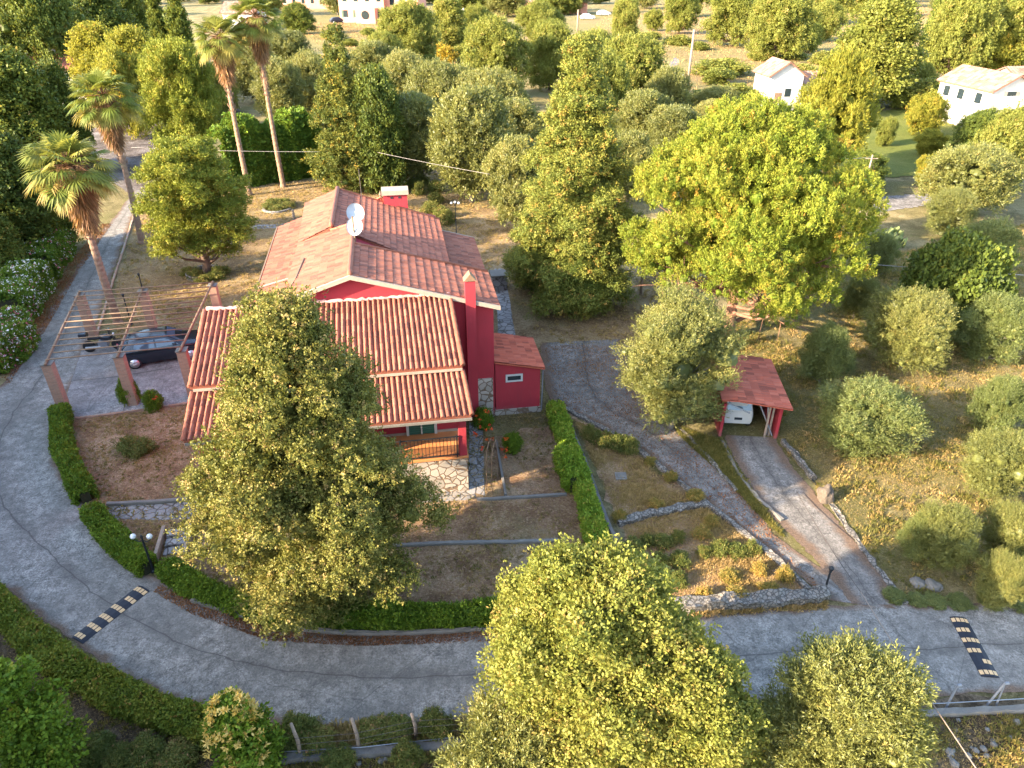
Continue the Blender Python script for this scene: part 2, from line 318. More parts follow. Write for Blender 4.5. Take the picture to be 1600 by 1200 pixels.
# ---------------------------------------------------------------- foliage
def norm(a): return a/np.maximum(np.linalg.norm(a, axis=-1, keepdims=True), 1e-9)
def leaf_arrays(rng, pos, ax, L, Wd, tint, bend=.0, nd=None, nb=2.0):
    n = len(pos); r = rng.normal(size=(n, 3))
    if nd is not None: r = r+nd*nb
    r = norm(r); side = norm(np.cross(ax, r))
    L = (L*rng.uniform(.65, 1.3, n))[:, None]; Wd = (Wd*rng.uniform(.7, 1.25, n))[:, None]
    mid = pos+ax*L*.5; tip = pos+ax*L
    if bend: mid = mid+np.array([0, 0, 1])*L*bend; tip = tip-np.array([0, 0, 1])*L*bend
    v = np.stack([pos, mid+side*Wd*.5, tip, mid-side*Wd*.5], 1)
    return v, np.clip(tint, 0, 1)
def cluster_leaves(rng, pos, dr, n, clen, spread, L, Wd, rand, tint, bend=0, tvar=.2, nd=None, nb=2.0):
    M = len(pos); P = np.repeat(pos, n, 0); Dd = np.repeat(dr, n, 0); t = rng.uniform(0, 1, (M*n, 1))
    P = P+Dd*t*clen+rng.normal(size=(M*n, 3))*spread*(1.1-.6*t)
    ax = norm(Dd+rng.normal(size=(M*n, 3))*rand)
    tt = np.repeat(tint, n)+rng.normal(size=M*n)*tvar*.5
    return leaf_arrays(rng, P, ax, L, Wd, tt, bend, np.repeat(nd, n, 0) if nd is not None else None, nb)
def leaf_mesh(name, parts):
    v = np.concatenate([p[0] for p in parts]); t = np.concatenate([p[1] for p in parts]); n = len(v)
    me = bpy.data.meshes.new(name)
    me.vertices.add(n*4); me.vertices.foreach_set('co', v.reshape(-1).astype(np.float32))
    me.loops.add(n*4); me.loops.foreach_set('vertex_index', np.arange(n*4, dtype=np.int32))
    me.polygons.add(n); me.polygons.foreach_set('loop_start', np.arange(0, n*4, 4, dtype=np.int32))
    a = me.attributes.new('tint', 'FLOAT', 'FACE'); a.data.foreach_set('value', t.astype(np.float32))
    me.update(calc_edges=True); return me
def _cs(n=2):
    V = []; F = []
    for ax in range(3):
        for sg in (-1, 1):
            for i in range(n):
                for j in range(n):
                    q = []
                    for a, b in ((i, j), (i+1, j), (i+1, j+1), (i, j+1)):
                        p = [0, 0, 0]; p[ax] = sg; p[(ax+1) % 3] = (a/n*2-1)*sg; p[(ax+2) % 3] = b/n*2-1; q.append(p)
                    F.append(q)
    F = np.array(F, float); return norm(F)
CS2, CS3 = _cs(2), _cs(3)
def blobs(rng, C, rad, sq, tint, cs):
    """lumpy closed leaf masses inside the tufts"""
    k = len(C); base = cs[None]; ph = rng.uniform(0, 6.28, (k, 1, 1, 3)); fr = rng.uniform(1.5, 3.2, (k, 1, 1, 3))
    f = 1+.14*np.sin((base*fr+ph)*2).sum(-1, keepdims=True)/1.5
    v = C[:, None, None]+base*f*rad[:, None, None, None]*np.array([1, 1, sq]); return v.reshape(-1, 4, 3), np.repeat(tint, len(cs))+rng.normal(size=k*len(cs))*.05
PROF = {
 'round': lambda t: np.sqrt(np.clip(1-(2*t-1)**2, 0, 1))**.8,
 'broadcone': lambda t: np.clip(1-t, 0, 1)**.72*np.clip(.72+t*1.6, 0, 1),
 'shag': lambda t: np.interp(t, [0, .12, .3, .5, .7, .88, 1], [.28, .62, 1, .86, .62, .4, .2]),
 'egg': lambda t: np.clip(1-((t-.38)/np.where(t < .38, .55, .66))**2, 0, 1)**.55,
 'cone': lambda t: np.clip(1-t, 0, 1)**.72*np.clip(.55+t*5, 0, 1),
 'dome': lambda t: np.clip(1-((t-.25)/np.where(t < .25, .5, .78))**2, 0, 1)**.5,
 'column': lambda t: np.clip(1-t, 0, 1)**.35*np.clip(.6+t*3, 0, 1)*.9,
}
def make_tree(name, H, Rr, s, seed, root, lean=(0, 0)):
    """trunk with limbs, and a crown of leaf clusters on two levels of lobes; local coordinates"""
    rng = np.random.default_rng(seed); prof = PROF[s['prof']]; zb = s.get('zb', .2)*H; ch = H-zb
    k = s['lobes']; t = (np.arange(k)+.5)/k; t = np.clip(t+rng.uniform(-.5, .5, k)/k*2, .02, .98)
    if s['prof'] in ('cone', 'column'): t = t**1.25
    ang = np.arange(k)*2.39996+rng.uniform(-.5, .5, k)
    pr = prof(t)*Rr; lr = s['lr']*Rr*rng.uniform(.7, 1.3, k)*(.45+.55*pr/Rr)
    rad = np.maximum(pr-lr*.8, 0)*rng.uniform(s.get('irr', .75), 1.12, k)
    C = np.stack([rad*np.cos(ang), rad*np.sin(ang), zb+t*ch], 1)
    C[:, 2] = np.clip(C[:, 2], zb*.9+lr*.3, H-lr*.75)
    if s.get('core', 1):          # lobes up the middle so that the crown is not hollow
        kc = max(3, k//4); tc = np.linspace(.15, .86, kc); prc = prof(tc)*Rr
        C = np.concatenate([C, np.stack([rng.normal(size=kc)*.1*Rr, rng.normal(size=kc)*.1*Rr, zb+tc*ch], 1)]); lr = np.concatenate([lr, np.maximum(prc*.55, .12*Rr)])
    sq = s.get('squash', .8); sa, sb = s.get('sr', (.3, .46))
    # second level
    ns = s.get('sub', 14); K = len(C); d = norm(rng.normal(size=(K*ns, 3))); d[:, 2] = np.where(d[:, 2] < -.35, -d[:, 2], d[:, 2])
    ci = np.repeat(np.arange(K), ns); SCn = C[ci]+d*(lr[ci]*rng.uniform(.72, 1.0, K*ns))[:, None]*np.array([1, 1, sq]); sr = lr[ci]*rng.uniform(sa, sb, K*ns)
    w = sr**2; M = s['M']; idx = np.minimum(np.searchsorted(np.cumsum(w)/w.sum(), (np.arange(M*2)+rng.uniform(0, 1, M*2))/(M*2)), len(SCn)-1); rng.shuffle(idx); d2 = norm(rng.normal(size=(M*2, 3)))
    P = SCn[idx]+d2*sr[idx][:, None]*rng.uniform(.62, 1.05, (M*2, 1))*np.array([1, 1, sq])
    cc = np.array([0, 0, zb+ch*.35])
    dn = np.full(M*2, 9.)
    for j in range(K):
        q = (P-C[j])/np.array([1, 1, sq]); dn = np.minimum(dn, np.where(ci[idx] == j, 9., np.linalg.norm(q, axis=1)/lr[j]))
    keep = (dn > s.get('cull', .7)) & (P[:, 2] > zb*.6); P = P[keep][:M]; d2 = d2[keep][:M]; idx = idx[keep][:M]
    out = norm(P-cc); dr = norm(out*s.get('ow', .6)+d2*s.get('dw', .8)+np.array([0, 0, s.get('up', .3)]))
    lt = rng.uniform(0, 1, K)[ci[idx]]
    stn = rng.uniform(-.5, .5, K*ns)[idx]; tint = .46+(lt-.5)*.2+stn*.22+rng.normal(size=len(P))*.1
    br = rng.uniform(size=len(P)) < s.get('brown', .02); tint[br] = .97
    far_ = rng.uniform(size=len(P)) < s.get('stray', .16); P = P+dr*(far_*rng.uniform(.2, 1.0, len(P))*s.get('strayl', .07)*Rr)[:, None]
    parts = [cluster_leaves(rng, P, dr, s['n'], s['cl'], s['sp'], s['L'], s['W'], s['rand'], tint, s.get('bend', 0), nd=norm(d2*1.0+d[idx]*.5), nb=s.get('nb', 3.2))]
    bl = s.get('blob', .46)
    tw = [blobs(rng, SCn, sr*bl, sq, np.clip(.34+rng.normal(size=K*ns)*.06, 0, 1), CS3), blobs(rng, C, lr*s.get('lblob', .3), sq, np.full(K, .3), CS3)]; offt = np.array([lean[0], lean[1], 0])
    for p in tw: p[0][:] += offt*np.clip(p[0][:, :, 2:3]/H, 0, 1)
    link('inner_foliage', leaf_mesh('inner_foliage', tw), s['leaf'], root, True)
    off = np.array([lean[0], lean[1], 0])
    for p in parts: p[0][:] += off*np.clip(p[0][:, :, 2:3]/H, 0, 1)
    cr = link('crown', leaf_mesh('crown', parts), s['leaf'], root)
    # trunk, limbs
    b = MB(); r0 = s.get('tr', .03)*H; tp = []; tr = []
    top = zb+ch*s.get('ttop', .75)
    for i in range(9):
        f = i/8; tp.append((lean[0]*f*top/H+math.sin(f*5+seed)*.02*H*f*s.get('wob', 1), lean[1]*f*top/H+math.cos(f*4+seed)*.02*H*f*s.get('wob', 1), -.15+f*(top+.15)))
        tr.append(r0*(1-f*.85)*(1.35 if i == 0 else 1))
    b.tube(tp, tr, 9)
    m = min(K, s.get('limbs', 16))
    for j in range(m):
        c = C[j]+off*C[j][2]/H; f = max(.12, min(.9, (c[2]-lr[j]*.9-Rr*.15)/top)); i = min(7, int(f*8)); p0 = Vector(tp[i]).lerp(Vector(tp[i+1]), f*8-i)
        p1 = Vector(c); md = p0.lerp(p1, .55)+Vector((0, 0, -.06*Rr)); rr = r0*(1-f*.8)*.45
        b.tube([p0, md, p1], [rr, rr*.6, rr*.2], 5, False)
        for q in range(3):
            e = Vector(SCn[j*ns+q]); b.tube([md.lerp(p1, .5), e], [rr*.35, rr*.1], 4, False)
    if s.get('twigs'):
        for q in range(s['twigs']):
            a = rng.uniform(0, 6.28); l = Rr*rng.uniform(.5, .9); z = zb*rng.uniform(.75, 1.25)
            p0 = Vector((0, 0, z)); p1 = Vector((math.cos(a)*l, math.sin(a)*l, z+rng.uniform(-.03, .12)*H))
            md = p0.lerp(p1, .5)+Vector((0, 0, .15)); b.tube([p0, md, p1], [r0*.18, r0*.1, r0*.03], 4, False)
            for _ in range(5):
                s0 = md.lerp(p1, rng.uniform(0, 1)); b.tube([s0, s0+Vector(rng.normal(size=3)*.45)], [.02, .006], 3, False)
    b.build('trunk', s.get('bark', BARK), root, True)
    return root
SP = {
 'oak': dict(leaf=L_OAK, prof='egg', lobes=44, lr=.26, irr=.6, stray=.3, strayl=.11, M=21000, n=14, cl=.26, sp=.07, L=.075, W=.055, rand=.8, zb=.14, up=.5, sub=22),
 'oakdark': dict(leaf=L_OAKD, prof='round', lobes=30, lr=.34, M=6500, n=12, cl=.3, sp=.14, L=.15, W=.10, rand=.9, zb=.08),
 'yellow': dict(leaf=L_YEL, prof='round', lobes=26, lr=.34, M=3500, n=12, cl=.3, sp=.15, L=.19, W=.13, rand=.9, zb=.15),
 'olive': dict(stray=.3, strayl=.12, blob=.45, lblob=.5, leaf=L_OLV, prof='round', lobes=26, lr=.3, M=8500, n=14, cl=.34, sp=.035, L=.085, W=.028, rand=.55, zb=.1, up=.7, irr=.5, bark=BARKG, brown=.01),
 'oliveg': dict(stray=.3, strayl=.13, blob=.42, lblob=.45, leaf=L_OLVG, prof='round', lobes=22, lr=.28, M=7500, n=14, cl=.34, sp=.035, L=.085, W=.028, rand=.55, zb=.08, up=.7, irr=.45, bark=BARKG, brown=.01),
 'cyp': dict(blob=.4, stray=.3, strayl=.1, leaf=L_CYP, prof='shag', irr=.62, lobes=70, lr=.22, M=38000, n=14, cl=.13, sp=.05, L=.065, W=.05, rand=.9, zb=.02, up=.45, sub=20, squash=.8, brown=.05, cull=.6, sr=(.22, .4)),
 'pine': dict(leaf=L_PINE, prof='dome', lobes=60, lr=.22, irr=.93, M=18000, n=32, cl=.26, sp=.065, L=.12, W=.042, rand=.6, zb=.26, nb=1.2, blob=.3, lblob=.1, stray=0, up=1.3, ow=.2, dw=.7, bark=BARKR, sub=20, sr=(.24, .42), squash=.85, brown=.015, twigs=46, limbs=30, ttop=.55, cull=.6),
 'conifer': dict(leaf=L_CON, prof='cone', lobes=60, lr=.3, M=6500, n=13, cl=.25, sp=.10, L=.17, W=.08, rand=.8, zb=.03, up=.5, squash=.6, brown=.05, core=1),
 'redwood': dict(leaf=L_CED, prof='broadcone', lobes=76, lr=.27, M=21000, n=20, cl=.26, sp=.09, L=.10, W=.06, rand=.8, zb=.02, up=.1, squash=.5, brown=.05, bark=BARKR, ttop=.93),
 'spruce': dict(leaf=L_SPR, prof='egg', lobes=50, lr=.27, M=12000, n=13, cl=.2, sp=.08, L=.10, W=.06, rand=.7, zb=.2, up=.2, squash=.4, brown=.02, tr=.035),
 'fig': dict(leaf=L_OAKD, prof='dome', lobes=26, lr=.32, M=3600, n=9, cl=.25, sp=.15, L=.24, W=.19, rand=.9, zb=.08, brown=.01),
 'bgoak': dict(leaf=L_OAK, irr=.6, prof='egg', lobes=34, lr=.3, M=4500, n=12, cl=.45, sp=.2, L=.25, W=.17, rand=.9, zb=.1),
 'bgoak2': dict(leaf=L_OAK, irr=.6, prof='round', lobes=24, lr=.34, M=4500, n=12, cl=.45, sp=.2, L=.25, W=.17, rand=.9, zb=.06),
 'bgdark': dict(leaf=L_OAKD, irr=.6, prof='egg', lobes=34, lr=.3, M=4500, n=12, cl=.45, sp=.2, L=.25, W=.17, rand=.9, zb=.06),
 'bgolive': dict(stray=.3, leaf=L_OLV, prof='round', lobes=24, lr=.34, M=4500, n=12, cl=.5, sp=.1, L=.2, W=.08, rand=.6, zb=.1, up=.6, irr=.6, bark=BARKG),
 'bgyellow': dict(leaf=L_YEL, irr=.6, prof='round', lobes=26, lr=.32, M=3600, n=12, cl=.4, sp=.18, L=.23, W=.15, rand=.9, zb=.08),
 'bgpine': dict(leaf=L_YEL, prof='egg', lobes=40, lr=.3, M=3600, n=11, cl=.35, sp=.15, L=.34, W=.10, rand=.6, zb=.1, up=.8),
 'column': dict(leaf=L_OAKD, prof='column', lobes=30, lr=.6, M=1800, n=10, cl=.5, sp=.15, L=.35, W=.16, rand=.5, zb=.01, up=2.0, squash=1.2),
 'shrub': dict(stray=.3, strayl=.2, leaf=L_LAV, prof='dome', lobes=10, lr=.45, M=420, n=9, cl=.14, sp=.06, L=.085, W=.045, rand=.8, zb=.02, up=.6, tr=.02, limbs=6),
 'bush': dict(leaf=L_HED, prof='dome', lobes=12, lr=.45, M=1100, n=10, cl=.18, sp=.08, L=.11, W=.07, rand=.9, zb=.02, tr=.02, limbs=6),
 'bgbush': dict(leaf=L_OAK, prof='dome', lobes=12, lr=.45, M=700, n=9, cl=.3, sp=.2, L=.28, W=.2, rand=.9, zb=.02, tr=.02, limbs=6),
}
NOM = {'oak': (8, 4), 'oakdark': (8, 4.2), 'yellow': (8, 4), 'olive': (4.2, 2.6), 'oliveg': (3.6, 2.3), 'cyp': (9.5, 4), 'pine': (11, 6), 'conifer': (13, 4), 'redwood': (14, 4.5),
       'spruce': (6, 3.2), 'fig': (4, 3.4), 'bgoak': (10, 6), 'bgoak2': (8, 6), 'bgdark': (10, 6), 'bgolive': (6, 4.2), 'bgyellow': (6, 4.2), 'bgpine': (9, 5), 'column': (11, 1.4), 'shrub': (.6, .5), 'bush': (1.4, 1.1), 'bgbush': (3, 2.4)}
SP['bgtall'] = dict(leaf=L_OAKD, irr=.7, prof='egg', lobes=40, lr=.42, M=3600, n=12, cl=.4, sp=.18, L=.23, W=.15, rand=.9, zb=.04); NOM['bgtall'] = (9, 2.6)
SP['bgolt'] = dict(SP['bgolive'], lobes=30, lr=.42); NOM['bgolt'] = (7, 2.8)
PROTO = {}
def plant(sp, base, H, Rr, label, cat='tree', name='tree', group=None, var=0, rz=None, lean=(0, 0), leaf=None, own=False):
    key = (sp, var, leaf.name if leaf else '')
    if sp in ('bgoak', 'bgoak2', 'bgdark', 'bgyellow') and H/Rr > 2.6: leaf = SP[sp]['leaf']; sp = 'bgtall'
    if sp == 'bgolive' and H/Rr > 2.1: sp = 'bgolt'
    key = (sp, var, leaf.name if leaf else ''); h0, r0 = NOM[sp]; rnd = random.Random(hash((round(base.x, 1), round(base.y, 1))) & 0xffff)
    if own or key not in PROTO:
        s = dict(SP[sp]);
        if leaf: s['leaf'] = leaf
        t = thing(name, label, cat, group=group)
        if own: h0, r0 = H, Rr
        if 'cream star' in label: t['r'] = Rr; t['h'] = H
        make_tree(name, h0, r0, s, 11+var*7+len(sp)+(int(abs(base.x)*10) if own else 0), t, lean)
        if not own: PROTO[key] = t
    else:
        t = copy_tree(PROTO[key]); t.name = name
        for k in ('group',):
            if k in t.keys(): del t[k]
        tag(t, label, cat, group)
    t.location = base; t.scale = (Rr/r0, Rr/r0, H/h0); t.rotation_euler.z = rz if rz is not None else rnd.uniform(0, 6.28)
    return t
def tree_px(sp, cx, top, by, w, label, trunk=True, **kw):
    """crown centre column cx, top row, base row and crown width of a tree standing on the ground"""
    cy = (top+by)/2; by0 = by; zb = SP[sp].get('zb', .2)
    for _ in range(1 if trunk else 12):   # move the base back until the near skirt of the crown ends at the given row
        bx = cx+(800-cx)*(by-cy)/(2480-cy); b = G(bx, by); Ht = height(b, top); dep = proj(b.x, b.y, Ht*.5)[2]; Rr_ = w/2/FPX*dep*.9
        if trunk: break
        mx_ = max(proj(b.x, b.y-Rr_*.85*math.cos(a), Ht*(1+zb)/2-Ht*(1-zb)/2*math.sin(a))[1] for a in (0, .3, .6, .9, 1.2)); by = max(top+4, by-(mx_-by0)*.6)
    Ht = height(b, top)
    for _ in range(14):           # the far side of a round crown shows above its middle: allow for it
        dep = proj(b.x, b.y, Ht*.5)[2]; Rr_ = w/2/FPX*dep*.9
        k = .9 if SP[sp]['prof'] in ('round', 'egg', 'dome') else .25
        mn_ = min(proj(b.x, b.y+Rr_*k*math.cos(a), Ht*(1+zb)/2+Ht*(1-zb)/2*math.sin(a))[1] for a in (1.57, 1.3, 1.1, .9, .7, .5)); Ht = max(.5, Ht-(top-mn_)*dep/FPX*.8)
    if sp in ('olive', 'oliveg') and not trunk: w *= .84; Ht = min(Ht, 1.15*Rr_+.8)
    return plant(sp, b, Ht, w/2/FPX*dep*.9, label, **kw)

# ---------------------------------------------------------------- ground sheets
def smooth(pts, n):
    pts = [Vector((p[0], p[1])) for p in pts]; out = []; ext = [pts[0]*2-pts[1]]+pts+[pts[-1]*2-pts[-2]]
    for i in range(len(pts)-1):
        a, b, c, d = ext[i:i+4]
        for k in range(n):
            t = k/n; out.append(.5*((2*b)+(c-a)*t+(2*a-5*b+4*c-d)*t*t+(3*b-a-3*c+d)*t**3))
    out.append(pts[-1]); return out
def resample(pts, n):
    L = [0]
    for a, b in zip(pts, pts[1:]): L.append(L[-1]+(b-a).length)
    out = []; j = 0
    for i in range(n):
        d = L[-1]*i/(n-1)
        while j < len(L)-2 and L[j+1] < d: j += 1
        f = (d-L[j])/max(1e-6, L[j+1]-L[j]); out.append(pts[j].lerp(pts[j+1], min(1, f)))
    return out
def gpx(l, z=0.0): return [G(x, y, z) for x, y in l]
def ribbon(name, lp, rp, m, z, n=160, k=14, jit=.12, seed=1, lit=(1, 1), match=False):
    rnd = random.Random(seed)
    if match:
        a = smooth(gpx(lp), 12); b = smooth(gpx(rp), 12); n = len(a)
    else: a = resample(smooth(gpx(lp), 12), n); b = resample(smooth(gpx(rp), 12), n)
    vs = []; ed = []; acr = []; alo = []; aL = 0; j0 = j1 = 0
    for i in range(n):
        if i: aL += ((a[i]+b[i])/2-(a[i-1]+b[i-1])/2).length
        j0 = j0*.6+rnd.gauss(0, jit); j1 = j1*.6+rnd.gauss(0, jit); d = (b[i]-a[i]); L = max(.01, d.length); d = d/L
        A = a[i]+d*j0; B = b[i]+d*j1
        for q in range(k+1):
            t = q/k; p = A.lerp(B, t); vs.append((p.x, p.y, z)); acr.append(t); alo.append(aL); e0 = max(0, 1-t*L/.7)*lit[0]; e1 = max(0, 1-(1-t)*L/.7)*lit[1]; ed.append(max(e0, e1))
    fs = [(i*(k+1)+q, i*(k+1)+q+1, (i+1)*(k+1)+q+1, (i+1)*(k+1)+q) for i in range(n-1) for q in range(k)]
    me = bpy.data.meshes.new(name); me.from_pydata(vs, [], fs); me.update()
    at = me.attributes.new('edge', 'FLOAT', 'POINT'); at.data.foreach_set('value', np.array(ed, dtype=np.float32))
    for nm_, dt in (('across', acr), ('along', alo)): at = me.attributes.new(nm_, 'FLOAT', 'POINT'); at.data.foreach_set('value', np.array(dt, dtype=np.float32))
    return struct(link(name, me, m))
def sheet(name, pts, m, z, jit=.15, seed=3):
    from mathutils.geometry import tessellate_polygon
    rnd = random.Random(seed); P = gpx(pts); q = resample([Vector((p.x, p.y)) for p in P+[P[0]]], 90)[:-1]
    q = [Vector((p.x+rnd.gauss(0, jit), p.y+rnd.gauss(0, jit), z)) for p in q]
    tr = tessellate_polygon([q]); me = bpy.data.meshes.new(name); me.from_pydata(q, [], [tuple(t) for t in tr]); me.update()
    if me.polygons[0].normal.z < 0: me.flip_normals()
    return struct(link(name, me, m))
g = MB(); rg = random.Random(4); nx = 120
xs = [math.sinh((i/nx*2-1)*5.2)/math.sinh(5.2)*1500 for i in range(nx+1)]; ys = [-40+math.sinh(i/nx*5.2)/math.sinh(5.2)*2200 for i in range(nx+1)]
g.add([(x, y, 0) for y in ys for x in xs], [(j*(nx+1)+i, j*(nx+1)+i+1, (j+1)*(nx+1)+i+1, (j+1)*(nx+1)+i) for j in range(nx) for i in range(nx)])
struct(g.build('ground', GRD))
sheet('garden_lawn', [(112, 652), (300, 630), (640, 700), (960, 640), (870, 610), (950, 850), (965, 940), (790, 960), (420, 960), (240, 880), (130, 775)], LAWN, .006)
sheet('back_lawn', [(180, 440), (215, 330), (380, 285), (520, 280), (700, 265), (850, 330), (1080, 420), (1110, 520), (960, 545), (850, 545), (770, 640), (300, 600), (180, 560)], LAWN2, .006)
sheet('straw_field', [(760, 75), (960, 5), (1180, -20), (1600, -30), (1750, 60), (1480, 100), (1420, 165), (1300, 190), (1180, 215), (1000, 205), (800, 150)], FIELD, .03, 1)
sheet('straw_field', [(480, 25), (760, 20), (780, 110), (700, 150), (520, 80), (430, 60)], FIELD, .03, 1)
sheet('watered_lawn', [(1350, 175), (1480, 165), (1560, 210), (1520, 262), (1400, 280), (1290, 262), (1300, 215)], PARK, .05, .4)
sheet('dark_soil', [(-80, 900), (60, 985), (200, 1080), (350, 1130), (700, 1135), (1000, 1120), (1420, 1100), (1700, 1085), (1700, 1600), (-80, 1600)], DIRT, .004)
sheet('planting_bed', [(895, 650), (975, 695), (1095, 785), (1200, 860), (1265, 925), (1040, 950), (985, 850), (930, 730)], LAWN, .010)
# road: outer edge and inner edge, far end first
RO = [(215, 290), (185, 330), (140, 390), (80, 480), (20, 580), (-90, 700), (-110, 820), (0, 918), (110, 1000), (220, 1068), (350, 1115), (480, 1138), (640, 1135), (800, 1122), (1000, 1112), (1200, 1100), (1400, 1092), (1750, 1075)]
RI = [(250, 290), (212, 330), (190, 390), (160, 470), (128, 560), (98, 640), (90, 715), (130, 790), (185, 850), (240, 902), (330, 950), (440, 982), (560, 990), (700, 988), (900, 978), (1100, 962), (1320, 946), (1750, 940)]
ribbon('road', RO, RI, ROAD, .012, 240, 16, .06)
ribbon('forecourt', [(128, 545), (170, 541), (240, 530), (335, 512), (420, 500)], [(92, 655), (130, 652), (200, 645), (290, 633), (420, 615)], COURT, .016, 80, 12, .03)
ribbon('driveway', [(846, 536), (848, 590), (868, 628), (975, 688), (1095, 778), (1200, 858), (1292, 938)], [(975, 530), (985, 585), (1020, 640), (1075, 672), (1150, 760), (1240, 860), (1400, 952)], DRIVE, .017, 120, 14, .05)
ribbon('garage_driveway', [(1132, 680), (1150, 725), (1200, 800), (1270, 872), (1330, 944)], [(1212, 684), (1228, 715), (1285, 785), (1345, 860), (1412, 946)], DRIVE, .021, 100, 10, .04)
RUB = ground_mat('rubble_yard', [(.08, .06, .05), (.17, .145, .13), (.3, .27, .26)], (.16, .11, .08), .3, .5)
sheet('gravel_yard', [(130, 205), (300, 165), (350, 145), (392, 195), (375, 250), (300, 262), (250, 292), (200, 300), (150, 270)], RUB, .02)
sheet('side_road', [(1355, 308), (1450, 303), (1462, 320), (1362, 333)], COURT, .03, .1)
sheet('far_lane', [(1035, 112), (1055, 90), (1062, 95), (1050, 125), (1030, 135)], COURT, .06, .1)
ribbon('paved_path', [(168, 788), (250, 785), (400, 775), (560, 770), (740, 765)], [(170, 812), (250, 812), (400, 805), (560, 795), (745, 780)], STONEP, .014, 60, 3, .02)
ribbon('side_path', [(734, 600), (733, 680), (733, 768)], [(752, 600), (755, 680), (757, 775)], STONEP, .019, 40, 3, .01)
ribbon('east_path', [(772, 420), (775, 470), (778, 525)], [(786, 420), (796, 470), (806, 525)], STONEP, .013, 30, 3, .02)
ribbon('back_path', [(385, 352), (430, 350), (470, 345)], [(390, 358), (432, 356), (470, 352)], STONEP, .013, 30, 3, .03)
# ---------------------------------------------------------------- roofs
def tiled(name, m, parent, tl, tr_, br, bl, rib=.2, amp=.045, course=.36, step=.02, slab=.1, seed=1, rr=8):
    """tile surface between four corners: ribs run down the slope, courses across it; slab below"""
    tl, tr_, br, bl = [Vector(p) for p in (tl, tr_, br, bl)]; rnd = random.Random(seed)
    wt = max((tr_-tl).length, (br-bl).length); sl_ = (bl-tl).length
    nr = max(1, round(wt/rib)); nc = max(1, round(sl_/course)); nrm = (tr_-tl).cross(bl-tl).normalized()
    if nrm.z < 0: nrm = -nrm
    vs = []; fs = []; tn = []; U_ = nr*rr; rows = []
    for c in range(nc):
        rows += [(c/nc, step*0, c), ((c+.97)/nc, step, c)]
    for (t, hh, c) in rows:
        for i in range(U_+1):
            s_ = i/U_; p = tl.lerp(tr_, s_).lerp(bl.lerp(br, s_), t); ph = (i % rr)/rr
            w = abs(math.cos(ph*math.pi))**(.8 if amp < .05 else 1.3)
            vs.append(p+nrm*(amp*w+hh+.012+.006*math.sin(i*1.7+c*2.1)))
    n = U_+1; tc = {}
    for j in range(len(rows)-1):
        for i in range(U_):
            fs.append((j*n+i, j*n+i+1, (j+1)*n+i+1, (j+1)*n+i)); key = ((i+rr//2)//rr, rows[j][2])
            if key not in tc: tc[key] = min(1, max(0, rnd.gauss(.5, .3)))
            tn.append(tc[key])
    b = MB(); b.add(vs, fs); q = [tl, tr_, br, bl]; b.prism(q, -nrm*slab, -nrm*.006)
    # closed tile ends along the eave
    e0 = (len(rows)-1)*n; lo = len(b.v)
    b.v += [tuple(Vector(vs[e0+i])-nrm*(amp+.05)) for i in range(n)]; b.f += [(e0+i, e0+i+1, lo+i+1, lo+i) for i in range(U_)]
    tn += [.4]*(len(b.f)-len(tn))
    me = bpy.data.meshes.new(name); me.from_pydata(b.v, [], b.f); me.update()
    at = me.attributes.new('tint', 'FLOAT', 'FACE'); at.data.foreach_set('value', np.array(tn, dtype=np.float32))
    return link(name, me, m, parent)
def ridge(parent, a, b, m=TILE, r=.11, name='ridge_tiles'):
    a, b = Vector(a), Vector(b); n = max(2, int((b-a).length/.36)); pts = []; rad = []
    for i in range(n):
        pts += [a.lerp(b, i/n), a.lerp(b, (i+.98)/n)]; rad += [r*.88, r*1.08]
    o = MB().tube(pts, rad, 10).build(name, m, parent, True)
    at = o.data.attributes.new('tint', 'FLOAT', 'FACE'); rr = random.Random(2); at.data.foreach_set('value', np.array([rr.uniform(.3, .7) for _ in o.data.polygons], dtype=np.float32)); return o
def strip(parent, name, a, b, w, h, m):     # bar along an edge
    a, b = Vector(a), Vector(b); d = (b-a).normalized(); sd = d.cross(Vector((0, 0, 1))).normalized()*w/2; up = Vector((0, 0, h))
    return MB().add([a-sd, a+sd, a+sd+up, a-sd+up, b-sd, b+sd, b+sd+up, b-sd+up], [(0, 3, 2, 1), (4, 5, 6, 7), (0, 1, 5, 4), (1, 2, 6, 5), (2, 3, 7, 6), (3, 0, 4, 7)]).build(name, m, parent)
def wallpoly(parent, name, pts, v0, v1, m):  # (u,z) outline extruded along v
    return MB().prism([Vector((u, 0, z)) for u, z in pts], (0, v0, 0), (0, v1, 0)).build(name, m, parent)
HR = R(9.2)
H = thing('house', 'long red stucco house with terracotta tiled roofs and a stone-clad porch base', 'house', (-.7, 26.3, 0), HR)
def b3(name, m, p, *a, **k): return MB().box(*a).build(name, m, p, **k)
wallpoly(H, 'wall', [(-7.85, 0), (-.05, 0), (-.05, 5.27), (-5.5, 6.86), (-7.85, 6.08)], 0, 3.2, RED)
wallpoly(H, 'wall', [(-7.85, 0), (-1.6, 0), (-1.6, 5.3), (-5.5, 6.5), (-5.52, 6.84), (-7.85, 6.08)], 3.2, 6.15, RED)
wallpoly(H, 'wall', [(-8.0, 0), (-1.55, 0), (-1.55, 5.3), (-6.6, 6.7), (-8.0, 6.1)], 6.15, 12.0, RED)
